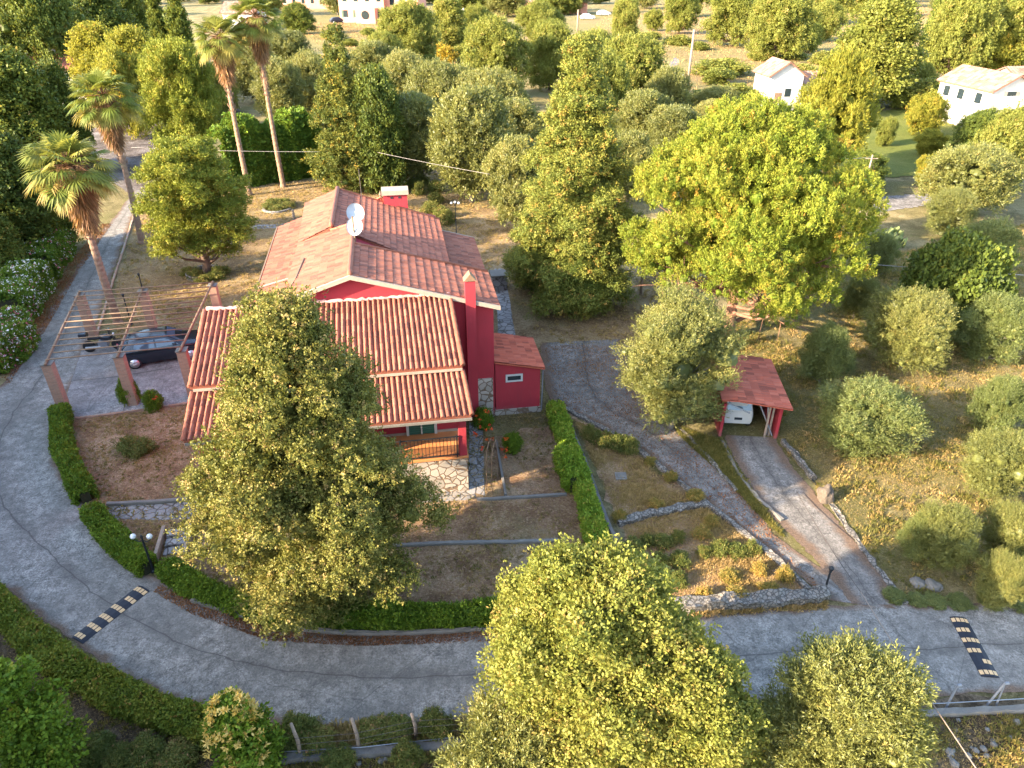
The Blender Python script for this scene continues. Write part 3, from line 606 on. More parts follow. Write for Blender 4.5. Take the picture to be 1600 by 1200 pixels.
# front block roof
tiled('roof', TILE, H, (-5.5, 6.12, 7.02), (-5.5, -.22, 7.02), (-8.08, -.22, 6.17), (-8.08, 6.12, 6.17), rib=.21, amp=.016, course=.33, step=.025, seed=1, rr=5)
tiled('roof', TILE, H, (-5.5, -.22, 7.02), (-5.5, 3.3, 7.02), (.18, 3.3, 5.36), (.18, -.22, 5.36), rib=.21, amp=.02, course=.33, step=.025, seed=2, rr=5)
tiled('roof', TILE, H, (-6.55, 6.2, 6.87), (-6.55, 12.25, 6.87), (-1.42, 10.7, 5.46), (-1.42, 3.3, 5.46), rib=.21, amp=.016, course=.33, step=.025, seed=3, rr=5)
tiled('roof', TILE, H, (-6.5, 12.25, 6.88), (-6.5, 6.12, 6.88), (-8.08, 6.12, 6.17), (-8.3, 12.4, 6.15), rib=.21, amp=.016, course=.33, step=.025, seed=4, rr=5)
ridge(H, (-5.5, -.24, 7.05), (-5.5, 6.1, 7.05)); ridge(H, (-6.53, 6.1, 6.92), (-6.53, 12.3, 6.92)); MB().box(-5.56, 3.25, 6.45, -5.46, 6.1, 7.0).build('wall', RED, H)
ridge(H, (-5.5, 3.3, 7.05), (.15, 3.3, 5.43), r=.07, name='verge_tiles'); ridge(H, (-5.5, 6.12, 7.0), (-6.6, 6.12, 6.7), r=.07, name='verge_tiles'); ridge(H, (-6.5, 12.25, 6.9), (-1.4, 10.7, 5.5), r=.06, name='verge_tiles')
for a, b in (((-5.5, -.27, 6.88), (-8.12, -.27, 6.02)), ((-5.5, -.27, 6.88), (.2, -.27, 5.21))): strip(H, 'verge', a, b, .1, .17, CREAM)
# low strip of roof along the west side, low roof on the east side
tiled('side_roof', TILE, H, (-7.86, 12.1, 5.75), (-7.86, .95, 5.75), (-9.55, .95, 5.3), (-9.65, 11.3, 5.3), rib=.21, amp=.016, course=.33, step=.025, seed=5, rr=5)
MB().box(-9.4, 1.1, 0, -7.84, 11.2, 5.22).build('side_wall', RED, H); strip(H, 'roof_joint', (-7.9, 3.1, 5.79), (-9.6, 3.1, 5.36), .09, .05, CREAM)
strip(H, 'eave_trim', (-9.62, .95, 5.25), (-9.72, 11.3, 5.25), .06, .1, PIPEB)
tiled('side_roof', TILE, H, (-1.54, 3.32, 5.02), (-1.54, 10.3, 5.02), (.35, 10.3, 4.48), (.35, 3.32, 4.48), rib=.21, amp=.02, course=.33, step=.025, seed=6, rr=5)
MB().box(-1.54, 3.22, 0, .2, 10.15, 4.4).build('side_wall', RED, H); strip(H, 'verge', (-1.5, 10.34, 4.96), (.38, 10.34, 4.42), .08, .12, CREAM)
# front wing under two barrel-tiled lean-to roofs
uL, uR = -10.98, -1.68
tiled('wing_roof', TILE2, H, (uL, -.02, 5.84), (uR-.12, -.02, 5.84), (uR, -3.5, 4.56), (uL-.1, -3.5, 4.56), rib=.2, amp=.11, course=.34, step=.02, seed=7)
tiled('porch_roof', TILE2, H, (uL-.05, -3.42, 4.30), (uR, -3.42, 4.30), (uR+.1, -5.3, 3.58), (uL-.12, -5.3, 3.58), rib=.2, amp=.11, course=.34, step=.02, seed=8)
strip(H, 'eave_board', (uL, -3.5, 4.42), (uR, -3.5, 4.42), .05, .09, CREAM); strip(H, 'gutter', (uL-.1, -5.3, 3.44), (uR+.12, -5.3, 3.44), .09, .08, CONC)
ridge(H, (uR-.1, .0, 5.9), (uR+.02, -3.5, 4.64), TILE2, .09, 'verge_tiles'); ridge(H, (uR+.02, -3.42, 4.38), (uR+.12, -5.3, 3.66), TILE2, .08, 'verge_tiles')
ridge(H, (uL, .0, 5.9), (uL-.08, -3.5, 4.62), TILE2, .09, 'verge_tiles'); ridge(H, (uL-.08, -3.42, 4.36), (uL-.12, -5.3, 3.64), TILE2, .08, 'verge_tiles')
m = MB(); rgd = random.Random(5)                       # lumpy mortar line where the wing roof meets the gable
m.tube([(-10.9+i*.12, -.03+rgd.uniform(-.02, .02), 5.93+rgd.uniform(-.03, .03)) for i in range(77)], [rgd.uniform(.05, .1) for _ in range(77)], 6); m.build('mortar_line', plain('pink_mortar', (.55, .3, .25), .9, .3, 5, bmp=.7), H, True)
wallpoly(H, 'wing_wall', [(-10.85, 1.62), (-1.86, 1.62), (-1.86, 4.3), (-10.85, 4.3)], -3.2, -.02, RED)
MB().prism([Vector((0, -3.2, 4.3)), Vector((0, -.02, 4.3)), Vector((0, -.02, 5.6)), Vector((0, -3.2, 4.47))], (-10.85, 0, 0), (-1.86, 0, 0)).build('wing_wall', RED, H)
b3('porch_side_wall', RED, H, -10.85, -4.86, 1.62, -6.2, -3.2, 3.42)
b3('wing_band', RED, H, -10.9, -3.4, 4.2, -1.82, -3.2, 4.44)
b3('stone_base', STONE, H, -10.9, -4.9, 0, -1.74, -.0, 1.55); b3('porch_floor', plain('orange_floor_tile', (.52, .2, .07), .5, .12, 4), H, -6.2, -4.95, 1.55, -1.7, -3.2, 1.62)
b3('baseboard', CREAM, H, -6.2, -3.225, 1.62, -1.86, -3.2, 1.72)
b3('column', RED, H, -2.02, -4.88, 1.62, -1.74, -4.6, 3.42, bevel=.01)
b3('porch_ceiling', PAINTW, H, -10.8, -5.1, 3.42, -1.8, -3.2, 3.47)
dr = b3('door', plain('green_shutter', (.03, .10, .07), .5, .2), H, -3.78, -3.27, 1.64, -2.82, -3.2, 3.3)
for x0, x1, z0, z1 in ((-3.88, -3.78, 1.62, 3.4), (-2.82, -2.72, 1.62, 3.4), (-3.33, -3.28, 1.64, 3.3)): b3('frame', PAINTW, dr, x0, -3.3, z0, x1, -3.2, z1)
for i in range(16): b3('slat', plain('green_slat', (.04, .13, .09), .5) if i == 0 else bpy.data.materials['green_slat'], dr, -3.76, -3.29, 1.75+i*.095, -2.84, -3.265, 1.79+i*.095)
r_ = MB(); r_.box(-6.15, -4.93, 2.5, -2.02, -4.9, 2.54); r_.box(-6.15, -4.93, 1.72, -2.02, -4.9, 1.75)
x = -6.1
while x < -2.02: r_.box(x, -4.925, 1.72, x+.02, -4.905, 2.5); x += .13
for x in (-6.1, -4.1, -2.1): r_.box(x-.02, -4.94, 1.62, x+.02, -4.89, 2.58)
r_.build('railing', IRON, H)
# chimney pipe on the gable, stone cladding beside it, back chimney
cp = b3('chimney', RED, H, -1.19, -.36, 0, -.79, 0, 6.55)
MB().prism([Vector((-1.24, 0, 6.55)), Vector((-.74, 0, 6.55)), Vector((-.99, 0, 6.85))], (0, -.4, 0), (0, .04, 0)).build('chimney_cap', PIPEB, cp)
b3('stone_cladding', STONE, H, -1.74, -.05, 0, -1.19, 0, 1.95); b3('stone_cladding', STONE, H, -.79, -.05, 0, -.12, 0, 1.95)
ch = b3('chimney', RED, H, -4.2, 11.3, 4.5, -2.98, 11.95, 6.72); b3('chimney_cap', CREAM, ch, -4.28, 11.2, 6.72, -2.9, 12.05, 6.95)
for x in (-3.85, -3.45): b3('flue_hole', GLASSD, ch, x, 11.28, 6.52, x+.14, 11.3, 6.62)
m = MB(); m.tube([(-7.75, 1.5, 6.32), (-7.6, 3.6, 6.38)], .05, 6); m.tube([(-7.95, .7, 6.22), (-7.75, 1.5, 6.32)], .03, 5); m.build('roof_pipe', PIPEB, H)
# back pavilion with small hipped roof
bx0, bx1, by0, by1 = -5.9, -2.9, 12.9, 15.6; ax, ay, az = -4.4, 14.2, 5.75
for i, (a, b) in enumerate((((bx0, by0), (bx1, by0)), ((bx1, by0), (bx1, by1)), ((bx0, by1), (bx0, by0)), ((bx1, by1), (bx0, by1)))):
    tiled('pavilion_roof', TILES, H, (ax-.02, ay, az), (ax+.02, ay, az), (b[0], b[1], 4.85), (a[0], a[1], 4.85), rib=.24, amp=.06, course=.3, seed=20+i, slab=.05)
MB().lathe([(.1, 5.7), (.05, 5.85), (.09, 5.95), (.02, 6.15)], (ax, ay, 0), 8).build('finial', PIPEB, H)
for x in (bx0+.2, bx1-.2):
    for y in (by0+.2, by1-.2): b3('post', RED, H, x-.12, y-.12, 0, x+.12, y+.12, 4.85)
b3('pavilion_wall', WHITE, H, bx0+.3, by0+.6, 0, bx1-.3, by1-.4, 4.3)
# lean-to at the east corner
sh = H
b3('annex_wall', RED, H, 0.0, .05, .28, 1.95, 2.6, 2.13); MB().prism([Vector((0, 0, 2.13)), Vector((1.95, 0, 2.13)), Vector((0, 0, 2.56))], (0, .05, 0), (0, 2.6, 0)).build('annex_gable', RED, H)
b3('annex_stone_base', STONE, H, -.1, .0, 0, 2.0, 2.65, .28)
tiled('annex_roof', TILES, H, (-.04, -.12, 2.74), (-.04, 2.72, 2.74), (2.12, 2.72, 2.26), (2.12, -.12, 2.26), rib=.16, amp=.02, course=.3, seed=11, rr=5, slab=.06)
wi = b3('window', GLASSD, H, .52, .035, 1.72, 1.1, .06, 1.93)
for a in ((.44, .02, 1.64, 1.18, .055, 1.72), (.44, .02, 1.93, 1.18, .055, 2.01), (.44, .02, 1.72, .52, .055, 1.93), (1.1, .02, 1.72, 1.18, .055, 1.93)): b3('frame', PAINTW, wi, *a)
MB().tube([(2.08, -.1, 2.2), (2.05, -.02, 2.1), (2.02, -.02, .1)], .03, 6).build('downpipe', GALV, H)
# satellite dishes on a mast
t = thing('satellite_dish', 'pair of pale satellite dishes on a short mast on the house ridge', 'dish', (0, 0, 0))
M4 = Matrix.Translation((-.7, 26.3, 0))@Matrix.Rotation(HR, 4, 'Z')
def LW(u, v, z): return M4@Vector((u, v, z))
MB().tube([LW(-5.4, 3.7, 6.9), LW(-5.4, 3.7, 8.05)], .035, 7).build('mast', PIPEB, t)
for (u, v, z, r, az_) in ((-5.36, 3.72, 7.62, .36, -100), (-5.3, 4.35, 8.0, .37, -75)):
    b = MB(); prof = [(r*i/8, -.16*r*4*(1-(i/8)**2)*.5) for i in range(9)]
    vs = []; fs = []
    for k_, (rr, hh) in enumerate([(max(.001, a), b_) for a, b_ in prof]+[(r*1.0, .012)]+[(max(.001, a), b_-.012) for a, b_ in prof[::-1]]):
        for q in range(24): vs.append((rr*math.cos(q*math.pi/12), rr*math.sin(q*math.pi/12)*1.08, hh))
    for j in range(18):
        for q in range(24): fs.append((j*24+q, j*24+(q+1) % 24, (j+1)*24+(q+1) % 24, (j+1)*24+q))
    b.add(vs, fs); o = b.build('dish', plain('dish_paint', (.33, .36, .4), .5, .12), t, True)
    d = Vector((math.cos(R(az_)), math.sin(R(az_)), .42)).normalized(); o.location = LW(u, v, z); o.rotation_euler = d.to_track_quat('Z', 'Y').to_euler()
    p = LW(u, v, z); e = p+d*.42
    MB().tube([p-Vector((0, 0, r)), e-Vector((0, 0, .08)), e], .014, 5).tube([e-d*.03, e+d*.06], .035, 8).build('receiver_arm', PAINTW, t)
m = MB(); m.tube([LW(-5.2, 9.2, 6.4), LW(-5.2, 9.2, 8.6)], .015, 5); tag(m.build('antenna', WIREM), 'thin aerial rod standing on the back roof behind the dishes', 'antenna')

# ---------------------------------------------------------------- pergola
pg = thing('pergola', 'rusty pipe pergola on six brick pillars over the parked car', 'pergola')
tops = [[G(74, 568, 2.45), G(186, 556, 2.45), G(284, 547, 2.45)], [G(124, 461, 2.45), G(223, 455, 2.45), G(332, 446, 2.45)]]
for row in tops:
    for p in row:
        o = MB().box(-.2, -.2, 0, .2, .2, 2.45).build('pillar', BRICK, pg, bevel=.012); o.location = (p.x, p.y, 0); o.rotation_euler.z = HR
        c = MB().box(-.23, -.23, 2.45, .23, .23, 2.5).build('cap', CONC, o)
for i in range(3):
    a, b = tops[0][i], tops[1][i]; d = (b-a).normalized()*.3; MB().tube([a-d+Vector((0, 0, .1)), b+d+Vector((0, 0, .1))], .055, 8).build('beam', PIPEB, pg, True)
rnd = random.Random(8)
for i in range(13):
    f = i/12; a = tops[0][0].lerp(tops[1][0], f); m_ = tops[0][1].lerp(tops[1][1], f); b = tops[0][2].lerp(tops[1][2], f); z = Vector((0, 0, .185))
    if i % 2: a = a.lerp(m_, rnd.uniform(0, .06))
    j = lambda: Vector((0, rnd.uniform(-.05, .05), rnd.uniform(0, .012)))
    MB().tube([a+z+j(), m_+z+j(), b+z+j()], .028, 6).build('rafter', PIPEB, pg, True)
# ---------------------------------------------------------------- car
def loft_car(t, L, Wd, secs, paint, glass):
    """secs: (x, half width bottom, half width belt, z bottom, z belt, z top, half width top)"""
    b = MB(); gl = MB(); n = len(secs); ring = []
    for (x, wb, wm, z0, zb, zt, wt) in secs:
        ring.append([(x, -wb, z0), (x, -wm, z0+.18), (x, -wm, zb-.12), (x, -wm*.965, zb), (x, -wt, zt), (x, -wt*.55, zt+.025), (x, wt*.55, zt+.025), (x, wt, zt), (x, wm*.965, zb), (x, wm, zb-.12), (x, wm, z0+.18), (x, wb, z0)])
    for i in range(n-1):
        for k in range(11):
            q = [ring[i][k], ring[i+1][k], ring[i+1][k+1], ring[i][k+1]]
            b.add(q, [(0, 1, 2, 3)])
    b.add(ring[0], [tuple(range(12))]); b.add(ring[-1], [tuple(range(12))[::-1]])
    o = b.build('body', paint, t, False); import bmesh
    bm = bmesh.new(); bm.from_mesh(o.data); bmesh.ops.remove_doubles(bm, verts=bm.verts, dist=.001); bmesh.ops.recalc_face_normals(bm, faces=bm.faces); bm.to_mesh(o.data); bm.free()
    o.data.shade_smooth()
    md = o.modifiers.new('b', 'BEVEL'); md.width = .03; md.segments = 2; md.limit_method = 'ANGLE'; md.angle_limit = R(25)
    return o
def wheel(t, x, y, r=.31, w=.19):
    s_ = 1 if y > 0 else -1
    wh = MB().lathe([(r*.7, -w/2), (r*.94, -w/2), (r, -w/2+.03), (r, w/2-.03), (r*.94, w/2), (r*.7, w/2)], (x, y, r), 24, 'Y').build('wheel', RUBBER, t, True)
    b = MB().lathe([(r*.68, -.02), (r*.68, .02)], (x, y+s_*w*.42, r), 20, 'Y')
    for k in range(8):
        a = k*math.pi/4; b.tube([(x, y+s_*w*.5, r), (x+math.cos(a)*r*.62, y+s_*w*.5, r+math.sin(a)*r*.62)], .022, 5)
    b.lathe([(r*.72, -.01), (r*.72, .012), (r*.64, .02), (r*.6, .0)], (x, y+s_*w*.5, r), 20, 'Y').build('rim', CHROME, wh, True)
w0, w1 = G(217, 575, 0), G(299, 561, 0)
ca = math.atan2(w1.y-w0.y, w1.x-w0.x)
cc = (w0+w1)/2; side = Vector((-math.sin(ca), math.cos(ca), 0)); cc = cc+side*.75
car = thing('parked_car', 'dark blue hatchback parked under the pipe pergola beside the house', 'car', cc, ca)
S_ = [(-2.05, .62, .72, .32, .62, .66, .6), (-1.98, .72, .80, .24, .80, .84, .66), (-1.75, .74, .83, .22, .9, .93, .7), (-1.35, .76, .84, .2, .93, 1.32, .58), (-.6, .77, .85, .2, .93, 1.42, .6), (.3, .77, .85, .2, .93, 1.4, .6), (1.05, .77, .84, .2, .92, .96, .72), (1.7, .75, .82, .22, .84, .86, .68), (2.02, .66, .76, .26, .66, .7, .6), (2.1, .56, .68, .34, .56, .58, .52)]
loft_car(car, 4.1, 1.7, S_, CARP, GLASSD)
gl = plain('car_glass', (.06, .1, .14), .05, .1, spec=1, bmp=0)
for s_ in (-1, 1):
    MB().add([(-1.22, s_*.80, .97), (-.25, s_*.815, .97), (-.25, s_*.665, 1.33), (-1.1, s_*.65, 1.27)], [(0, 1, 2, 3) if s_ < 0 else (3, 2, 1, 0)]).build('side_window', gl, car)
    MB().add([(-.18, s_*.815, .97), (.82, s_*.8, .97), (.32, s_*.67, 1.31), (-.18, s_*.665, 1.33)], [(0, 1, 2, 3) if s_ < 0 else (3, 2, 1, 0)]).build('side_window', gl, car)
    MB().lathe([(.09, -.02), (.1, .03)], (2.0, s_*.55, .62), 10, 'X').build('headlight', LAMPG, car); MB().box(-2.06, s_*.6-.08, .62, -2.0, s_*.6+.08, .8).build('tail_light', plain('tail_light', (.35, .01, .01), .2), car)
    MB().box(.55, s_*.9-.08, .98, .72, s_*.9+.08, 1.08).build('wing_mirror', CARP, car, bevel=.02)
MB().add([(.37, -.56, 1.4), (.37, .56, 1.4), (1.0, .68, 1.0), (1.0, -.68, 1.0)], [(3, 2, 1, 0)]).build('windscreen', gl, car)
MB().add([(-1.38, -.54, 1.33), (-1.38, .54, 1.33), (-1.76, .64, .97), (-1.76, -.64, .97)], [(0, 1, 2, 3)]).build('rear_window', gl, car)
MB().box(-2.1, -.2, .42, -2.07, .2, .52).build('number_plate', PAINTW, car)
for x in (-1.3, 1.28):
    for y in (-.76, .76): wheel(car, x, y)
# ---------------------------------------------------------------- motorbike
mb0 = G(165, 548); mb = thing('motorbike', 'black and silver motorbike with a top box beside the dark car', 'motorbike', mb0, R(12))
for x in (-.68, .68):
    wh = MB().lathe([(.23, -.05), (.3, -.04), (.31, 0), (.3, .04), (.23, .05)], (x, 0, .31), 20, 'Y').build('wheel', RUBBER, mb, True); MB().lathe([(.22, -.02), (.22, .02)], (x, 0, .31), 12, 'Y').build('rim', CHROME, wh)
MB().tube([(-.68, .09, .31), (-.2, .1, .4), (.1, .08, .5)], .04, 6).tube([(-.68, -.09, .31), (-.2, -.1, .4)], .05, 6).tube([(.68, .08, .31), (.5, .08, .9)], .03, 6).tube([(.68, -.08, .31), (.5, -.08, .9)], .03, 6).tube([(.52, -.36, 1.0), (.46, -.1, .95), (.46, .1, .95), (.52, .36, 1.0)], .018, 6).build('frame', IRON, mb)
MB().lathe([(.05, -.3), (.15, -.2), (.18, 0), (.15, .25), (.06, .34)], (.18, 0, .76), 12, 'X').build('fuel_tank', CARP, mb, True)
MB().box(-.62, -.14, .72, -.08, .14, .82).build('seat', RUBBER, mb, bevel=.03); MB().box(-.2, -.18, .28, .25, .18, .58).build('engine', GALV, mb, bevel=.03)
MB().box(-.98, -.2, .84, -.6, .2, 1.12).build('top_box', CARP, mb, bevel=.05); MB().tube([(-.8, -.16, .34), (-.1, -.18, .34)], .045, 8).build('exhaust', CHROME, mb)
MB().lathe([(.02, -.06), (.1, 0), (.1, .04)], (.58, 0, .88), 12, 'X').build('headlight', LAMPG, mb, True); MB().box(.42, -.14, .98, .46, .14, 1.2).build('windshield', GLASSD, mb)
# ---------------------------------------------------------------- garage with the vehicle inside
g0, g1 = G(1127, 682), G(1212, 686)
ga = math.atan2(g1.y-g0.y, g1.x-g0.x); gw = (g1-g0).length
gr = thing('garage', 'low open-fronted garage with a faded red roof and red side walls', 'garage', g0, ga)
D_ = 3.4
b3('side_wall', RED, gr, -.12, 0, 0, 0.0, D_, 1.6); b3('side_wall', RED, gr, gw-.08, 0, 0, gw+.04, D_, 1.6); b3('back_wall', CONC, gr, 0, D_-.1, 0, gw-.08, D_, 1.6)
tiled('roof', TILEG, gr, (-.32, D_+.25, 2.1), (-.32, -.35, 2.0), (gw*.15, -.35, 1.99), (gw*.15, D_+.25, 2.09), rib=.2, amp=.01, course=.4, seed=31, rr=4, slab=.05)
tiled('roof', TILEG, gr, (gw*.15, D_+.25, 2.09), (gw*.15, -.35, 1.99), (gw+.3, -.35, 1.68), (gw+.3, D_+.25, 1.78), rib=.2, amp=.01, course=.4, seed=32, rr=4, slab=.05)
m = MB()
for a, b in (((.1, .1, 1.6), (1.0, .1, 1.15)), ((gw-.15, .1, .1), (gw*.6, .5, 1.6)), ((gw-.3, .3, 0), (gw*.75, .1, 1.55)), ((gw*.45, .6, 1.5), (gw-.2, .9, 1.2))): m.tube([a, b], .03, 6)
m.build('frame_pipe', GALV, gr); MB().box(gw-.5, .05, .0, gw-.42, .1, 1.5).box(gw-.3, .2, 0, gw-.22, .26, 1.45)  .build('leaning_board', WOOD, gr)
vp = Vector((g0.x, g0.y, 0))+Vector((math.cos(ga)*.72, math.sin(ga)*.72, 0))+Vector((-math.sin(ga)*1.7, math.cos(ga)*1.7, 0))
van = thing('parked_car', 'old white car seen from behind inside the red-roofed garage', 'car', vp, ga+math.pi/2)
SV = [(-1.1, .5, .56, .3, .7, .74, .5), (-1.05, .54, .6, .24, .85, .9, .52), (-.9, .55, .62, .2, .9, 1.3, .5), (.4, .55, .62, .2, .9, 1.35, .5), (1.0, .55, .6, .2, .85, .9, .5), (1.5, .5, .56, .3, .7, .74, .5)]
loft_car(van, 2.6, 1.2, SV, PAINTW, GLASSD)
for x in (-.7, 1.0):
    for y in (-.52, .52): wheel(van, x, y, .24, .14)
MB().box(-1.13, -.16, .5, -1.1, .16, .6).build('number_plate', GLASSD, van)
MB().add([(-.91, -.46, 1.28), (-.91, .46, 1.28), (-1.055, .5, .93), (-1.055, -.5, .93)], [(0, 1, 2, 3)]).build('rear_window', gl, van)

# ---------------------------------------------------------------- speed bumps
BLK = plain('black_rubber', (.02, .022, .03), .7, .3, 8); YEL = plain('worn_yellow', (.62, .4, .2), .7, .25, 6)
def speed_bump(label, c, ax_, skip=()):
    """c: pixel corners of the long centre line"""
    a, b = G(*c[0]), G(*c[1]); L = (b-a).length; an = math.atan2(b.y-a.y, b.x-a.x); w = c[2]; n = 11
    t = thing('speed_bump', label, 'speed bump', (a.x, a.y, .02), an, 'speed bumps on the road')
    m = MB(); h_ = .045
    m.prism([Vector((0, -w/2, 0)), Vector((0, -w*.2, h_)), Vector((0, w*.2, h_)), Vector((0, w/2, 0))], (-.04, 0, 0), (L+.04, 0, 0)); m.build('base', BLK, t)
    for i in range(6):
        x0 = L*(2*i+.12)/n; x1 = L*(2*i+.88)/n
        for k in range(4):
            if (i, k) in skip: continue
            y0 = -w*.47+k*w*.25-.0; y1 = y0+w*.19; f = lambda y: h_*max(0, min(1, (w/2-abs(y))/(w*.3)))
            m = MB(); e = .008
            m.add([(x0, y0, f(y0)+e), (x1, y0, f(y0)+e), (x1, y1, f(y1)+e), (x0, y1, f(y1)+e), (x0, y0, f(y0)-.01), (x1, y0, f(y0)-.01), (x1, y1, f(y1)-.01), (x0, y1, f(y1)-.01)],
                  [(0, 1, 2, 3), (0, 4, 5, 1), (1, 5, 6, 2), (2, 6, 7, 3), (3, 7, 4, 0)]); m.build('reflector_pad', YEL, t)
speed_bump('black and yellow rubber speed bump lying diagonally across the shaded left bend of the road', ((224, 921), (123, 1000), .52), 0, ((1, 0), (5, 3)))
speed_bump('worn speed bump with missing yellow pads across the road at the right edge', ((1497, 967), (1546, 1057), .5), 0, ((3, 3), (4, 0), (4, 1), (1, 3)))
# ---------------------------------------------------------------- walls and kerbs
def wall_run(name, label, cat, pts, w, h, m, jit=.03, group=None, seed=1, seg=.25, z0=-.1):
    rnd = random.Random(seed); q = smooth(gpx(pts), 8); L = sum((b-a).length for a, b in zip(q, q[1:])); n = max(2, int(L/seg)); q = resample(q, n)
    vs = []; fs = []
    for i, p in enumerate(q):
        d = (q[min(i+1, n-1)]-q[max(0, i-1)]); d.normalize(); s_ = Vector((-d.y, d.x))
        hh = h if not callable(h) else h(i/(n-1))
        for sd_, z in ((-1, z0), (-1, hh-.03), (-.8, hh), (.8, hh), (1, hh-.03), (1, z0)):
            v = p+s_*(sd_*w/2+rnd.uniform(-jit, jit)); vs.append((v.x, v.y, z+(rnd.uniform(-jit, jit) if z > 0 else 0)))
    for i in range(n-1):
        for k in range(5): fs.append((i*6+k, i*6+k+1, (i+1)*6+k+1, (i+1)*6+k))
    fs += [tuple(range(6))[::-1], tuple(range((n-1)*6, n*6))]
    o = MB().add(vs, fs).build(name, m); tag(o, label, cat, group); return o
wall_run('retaining_wall', 'long narrow dark concrete wall running beside the clipped hedge below the annex', 'wall', [(874, 632), (892, 680), (918, 745), (945, 820), (962, 858)], .16, .42, CONCD, .015)
wall_run('stone_kerb', 'pale rubble kerb between the sloping driveway and the triangular flower bed', 'kerb', [(884, 640), (975, 690), (1040, 738), (1100, 785), (1190, 857), (1262, 922)], .2, .13, STONEW, .035)
wall_run('stone_kerb', 'low white rubble wall across the triangular flower bed', 'wall', [(965, 820), (1010, 808), (1060, 797), (1104, 790)], .3, .2, STONEW, .05, seed=3)
wall_run('rubble_wall', 'rough rubble wall along the road at the foot of the flower bed', 'wall', [(1040, 955), (1100, 948), (1180, 943), (1240, 940), (1292, 932)], .42, .32, STONEW, .08, seed=4)
wall_run('garden_kerb', 'straight grey kerb across the lower lawn beneath the house', 'kerb', [(575, 856), (700, 850), (810, 848), (872, 846)], .14, .1, CONC, .01)
wall_run('garden_kerb', 'grey kerb along the south edge of the lawn patch near the stone porch', 'kerb', [(745, 782), (800, 779), (885, 774)], .12, .1, CONC, .01)
wall_run('garden_kerb', 'thin kerb running from the rose arch down to the paved path', 'kerb', [(775, 690), (783, 735), (790, 775)], .1, .1, CONC, .01)
wall_run('garden_kerb', 'grey kerb between the west lawn and the paved path', 'kerb', [(168, 790), (250, 786), (330, 780), (420, 775)], .14, .14, CONC, .01)
wall_run('brick_edging', 'thin toothed brick edging between the forecourt and the west lawn', 'kerb', [(118, 655), (200, 645), (302, 630)], .09, .1, BRICK, .02, seg=.1)
wall_run('stone_kerb', 'broken pale kerb running along the right side of the garage driveway', 'kerb', [(1222, 692), (1245, 718), (1270, 750)], .22, .2, STONEW, .06, seed=5)
wall_run('stone_kerb', 'broken pale kerb running from the boulder down to the road', 'kerb', [(1296, 785), (1335, 840), (1375, 895), (1415, 945)], .2, .06, STONEW, .05, seed=6)
wall_run('stone_kerb', 'thin stone edge on the left side of the garage driveway', 'kerb', [(1128, 690), (1150, 735), (1180, 775), (1222, 815)], .12, .1, CONC, .03, seed=7)
wall_run('stone_kerb', 'short rubble edge beneath the round olive tree beside the driveway', 'kerb', [(1025, 640), (1060, 668), (1100, 710), (1150, 768)], .14, .08, STONEW, .04, seed=8)
wall_run('low_wall', 'low stone block wall under the round olive tree left of the garage', 'wall', [(1028, 648), (1048, 652), (1068, 655)], .3, .35, STONEW, .04, seed=9)
wall_run('road_kerb', 'pale kerb under the long hedge on the inside of the road', 'kerb', [(300, 940), (360, 958), (430, 978), (500, 988), (600, 992), (700, 988), (790, 982)], .12, .13, CONC, .015)
wall_run('road_kerb', 'brown edging between the shaded road and the back lawn by the palms', 'kerb', [(210, 335), (195, 385), (180, 430), (165, 480), (150, 530)], .12, .1, BRICK, .02)
wall_run('boundary_wall', 'low concrete boundary wall with a white pipe at the bottom right', 'wall', [(1155, 1122), (1300, 1120), (1470, 1116), (1700, 1104)], .2, .14, CONC, .02)
wall_run('boundary_wall', 'low mossy boundary wall beneath the wooden fence posts', 'wall', [(405, 1192), (500, 1185), (600, 1178), (720, 1168)], .22, .22, CONCD, .03)
for lab, pts in (('white pipe lying along the boundary wall at the bottom right', [(1155, 1104), (1300, 1101), (1470, 1099), (1700, 1086)]), ('white pipe strung between the wooden fence posts', [(420, 1176), (560, 1168), (710, 1152)])):
    q = gpx(pts, .3); tag(MB().tube(q, .014, 6).build('water_pipe', GALV, None, True), lab, 'pipe')
# steps
st = thing('garden_steps', 'small stone and timber steps in the garden beside the lamp post', 'steps', G(272, 850), R(12))
for i in range(3): MB().box(-.25-i*.0, -.55+i*.38, 0, .45, -.2+i*.38, .06+i*.07).build('tread', STONEP, st, bevel=.01)
for x in (-.4, .52): MB().box(x-.06, -.8, 0, x+.06, .7, .3).build('stringer', WOOD, st, bevel=.01)
# flower bed ring borders
def ring(label, cx, cy, rx, ry, h=.18, m=STONEP, name='planter_ring'):
    c = G(cx, cy); k = MB(); n = 36; vs = []; fs = []
    for i in range(n):
        a = 2*math.pi*i/n
        for r_, z in ((1, 0), (1, h), (.88, h), (.88, 0)): vs.append((c.x+rx*r_*math.cos(a), c.y+ry*r_*math.sin(a), z))
    for i in range(n):
        j = (i+1) % n
        for q in range(3): fs.append((i*4+q, j*4+q, j*4+q+1, i*4+q+1))
    o = k.add(vs, fs).build(name, m); return tag(o, label, 'planter')
ring('pale stone ring around the foot of the small spruce', 319, 430, 1.05, 1.1, .3)
ring('low stone ring around the flower patch on the back lawn', 434, 326, 1.15, 1.3, .15)
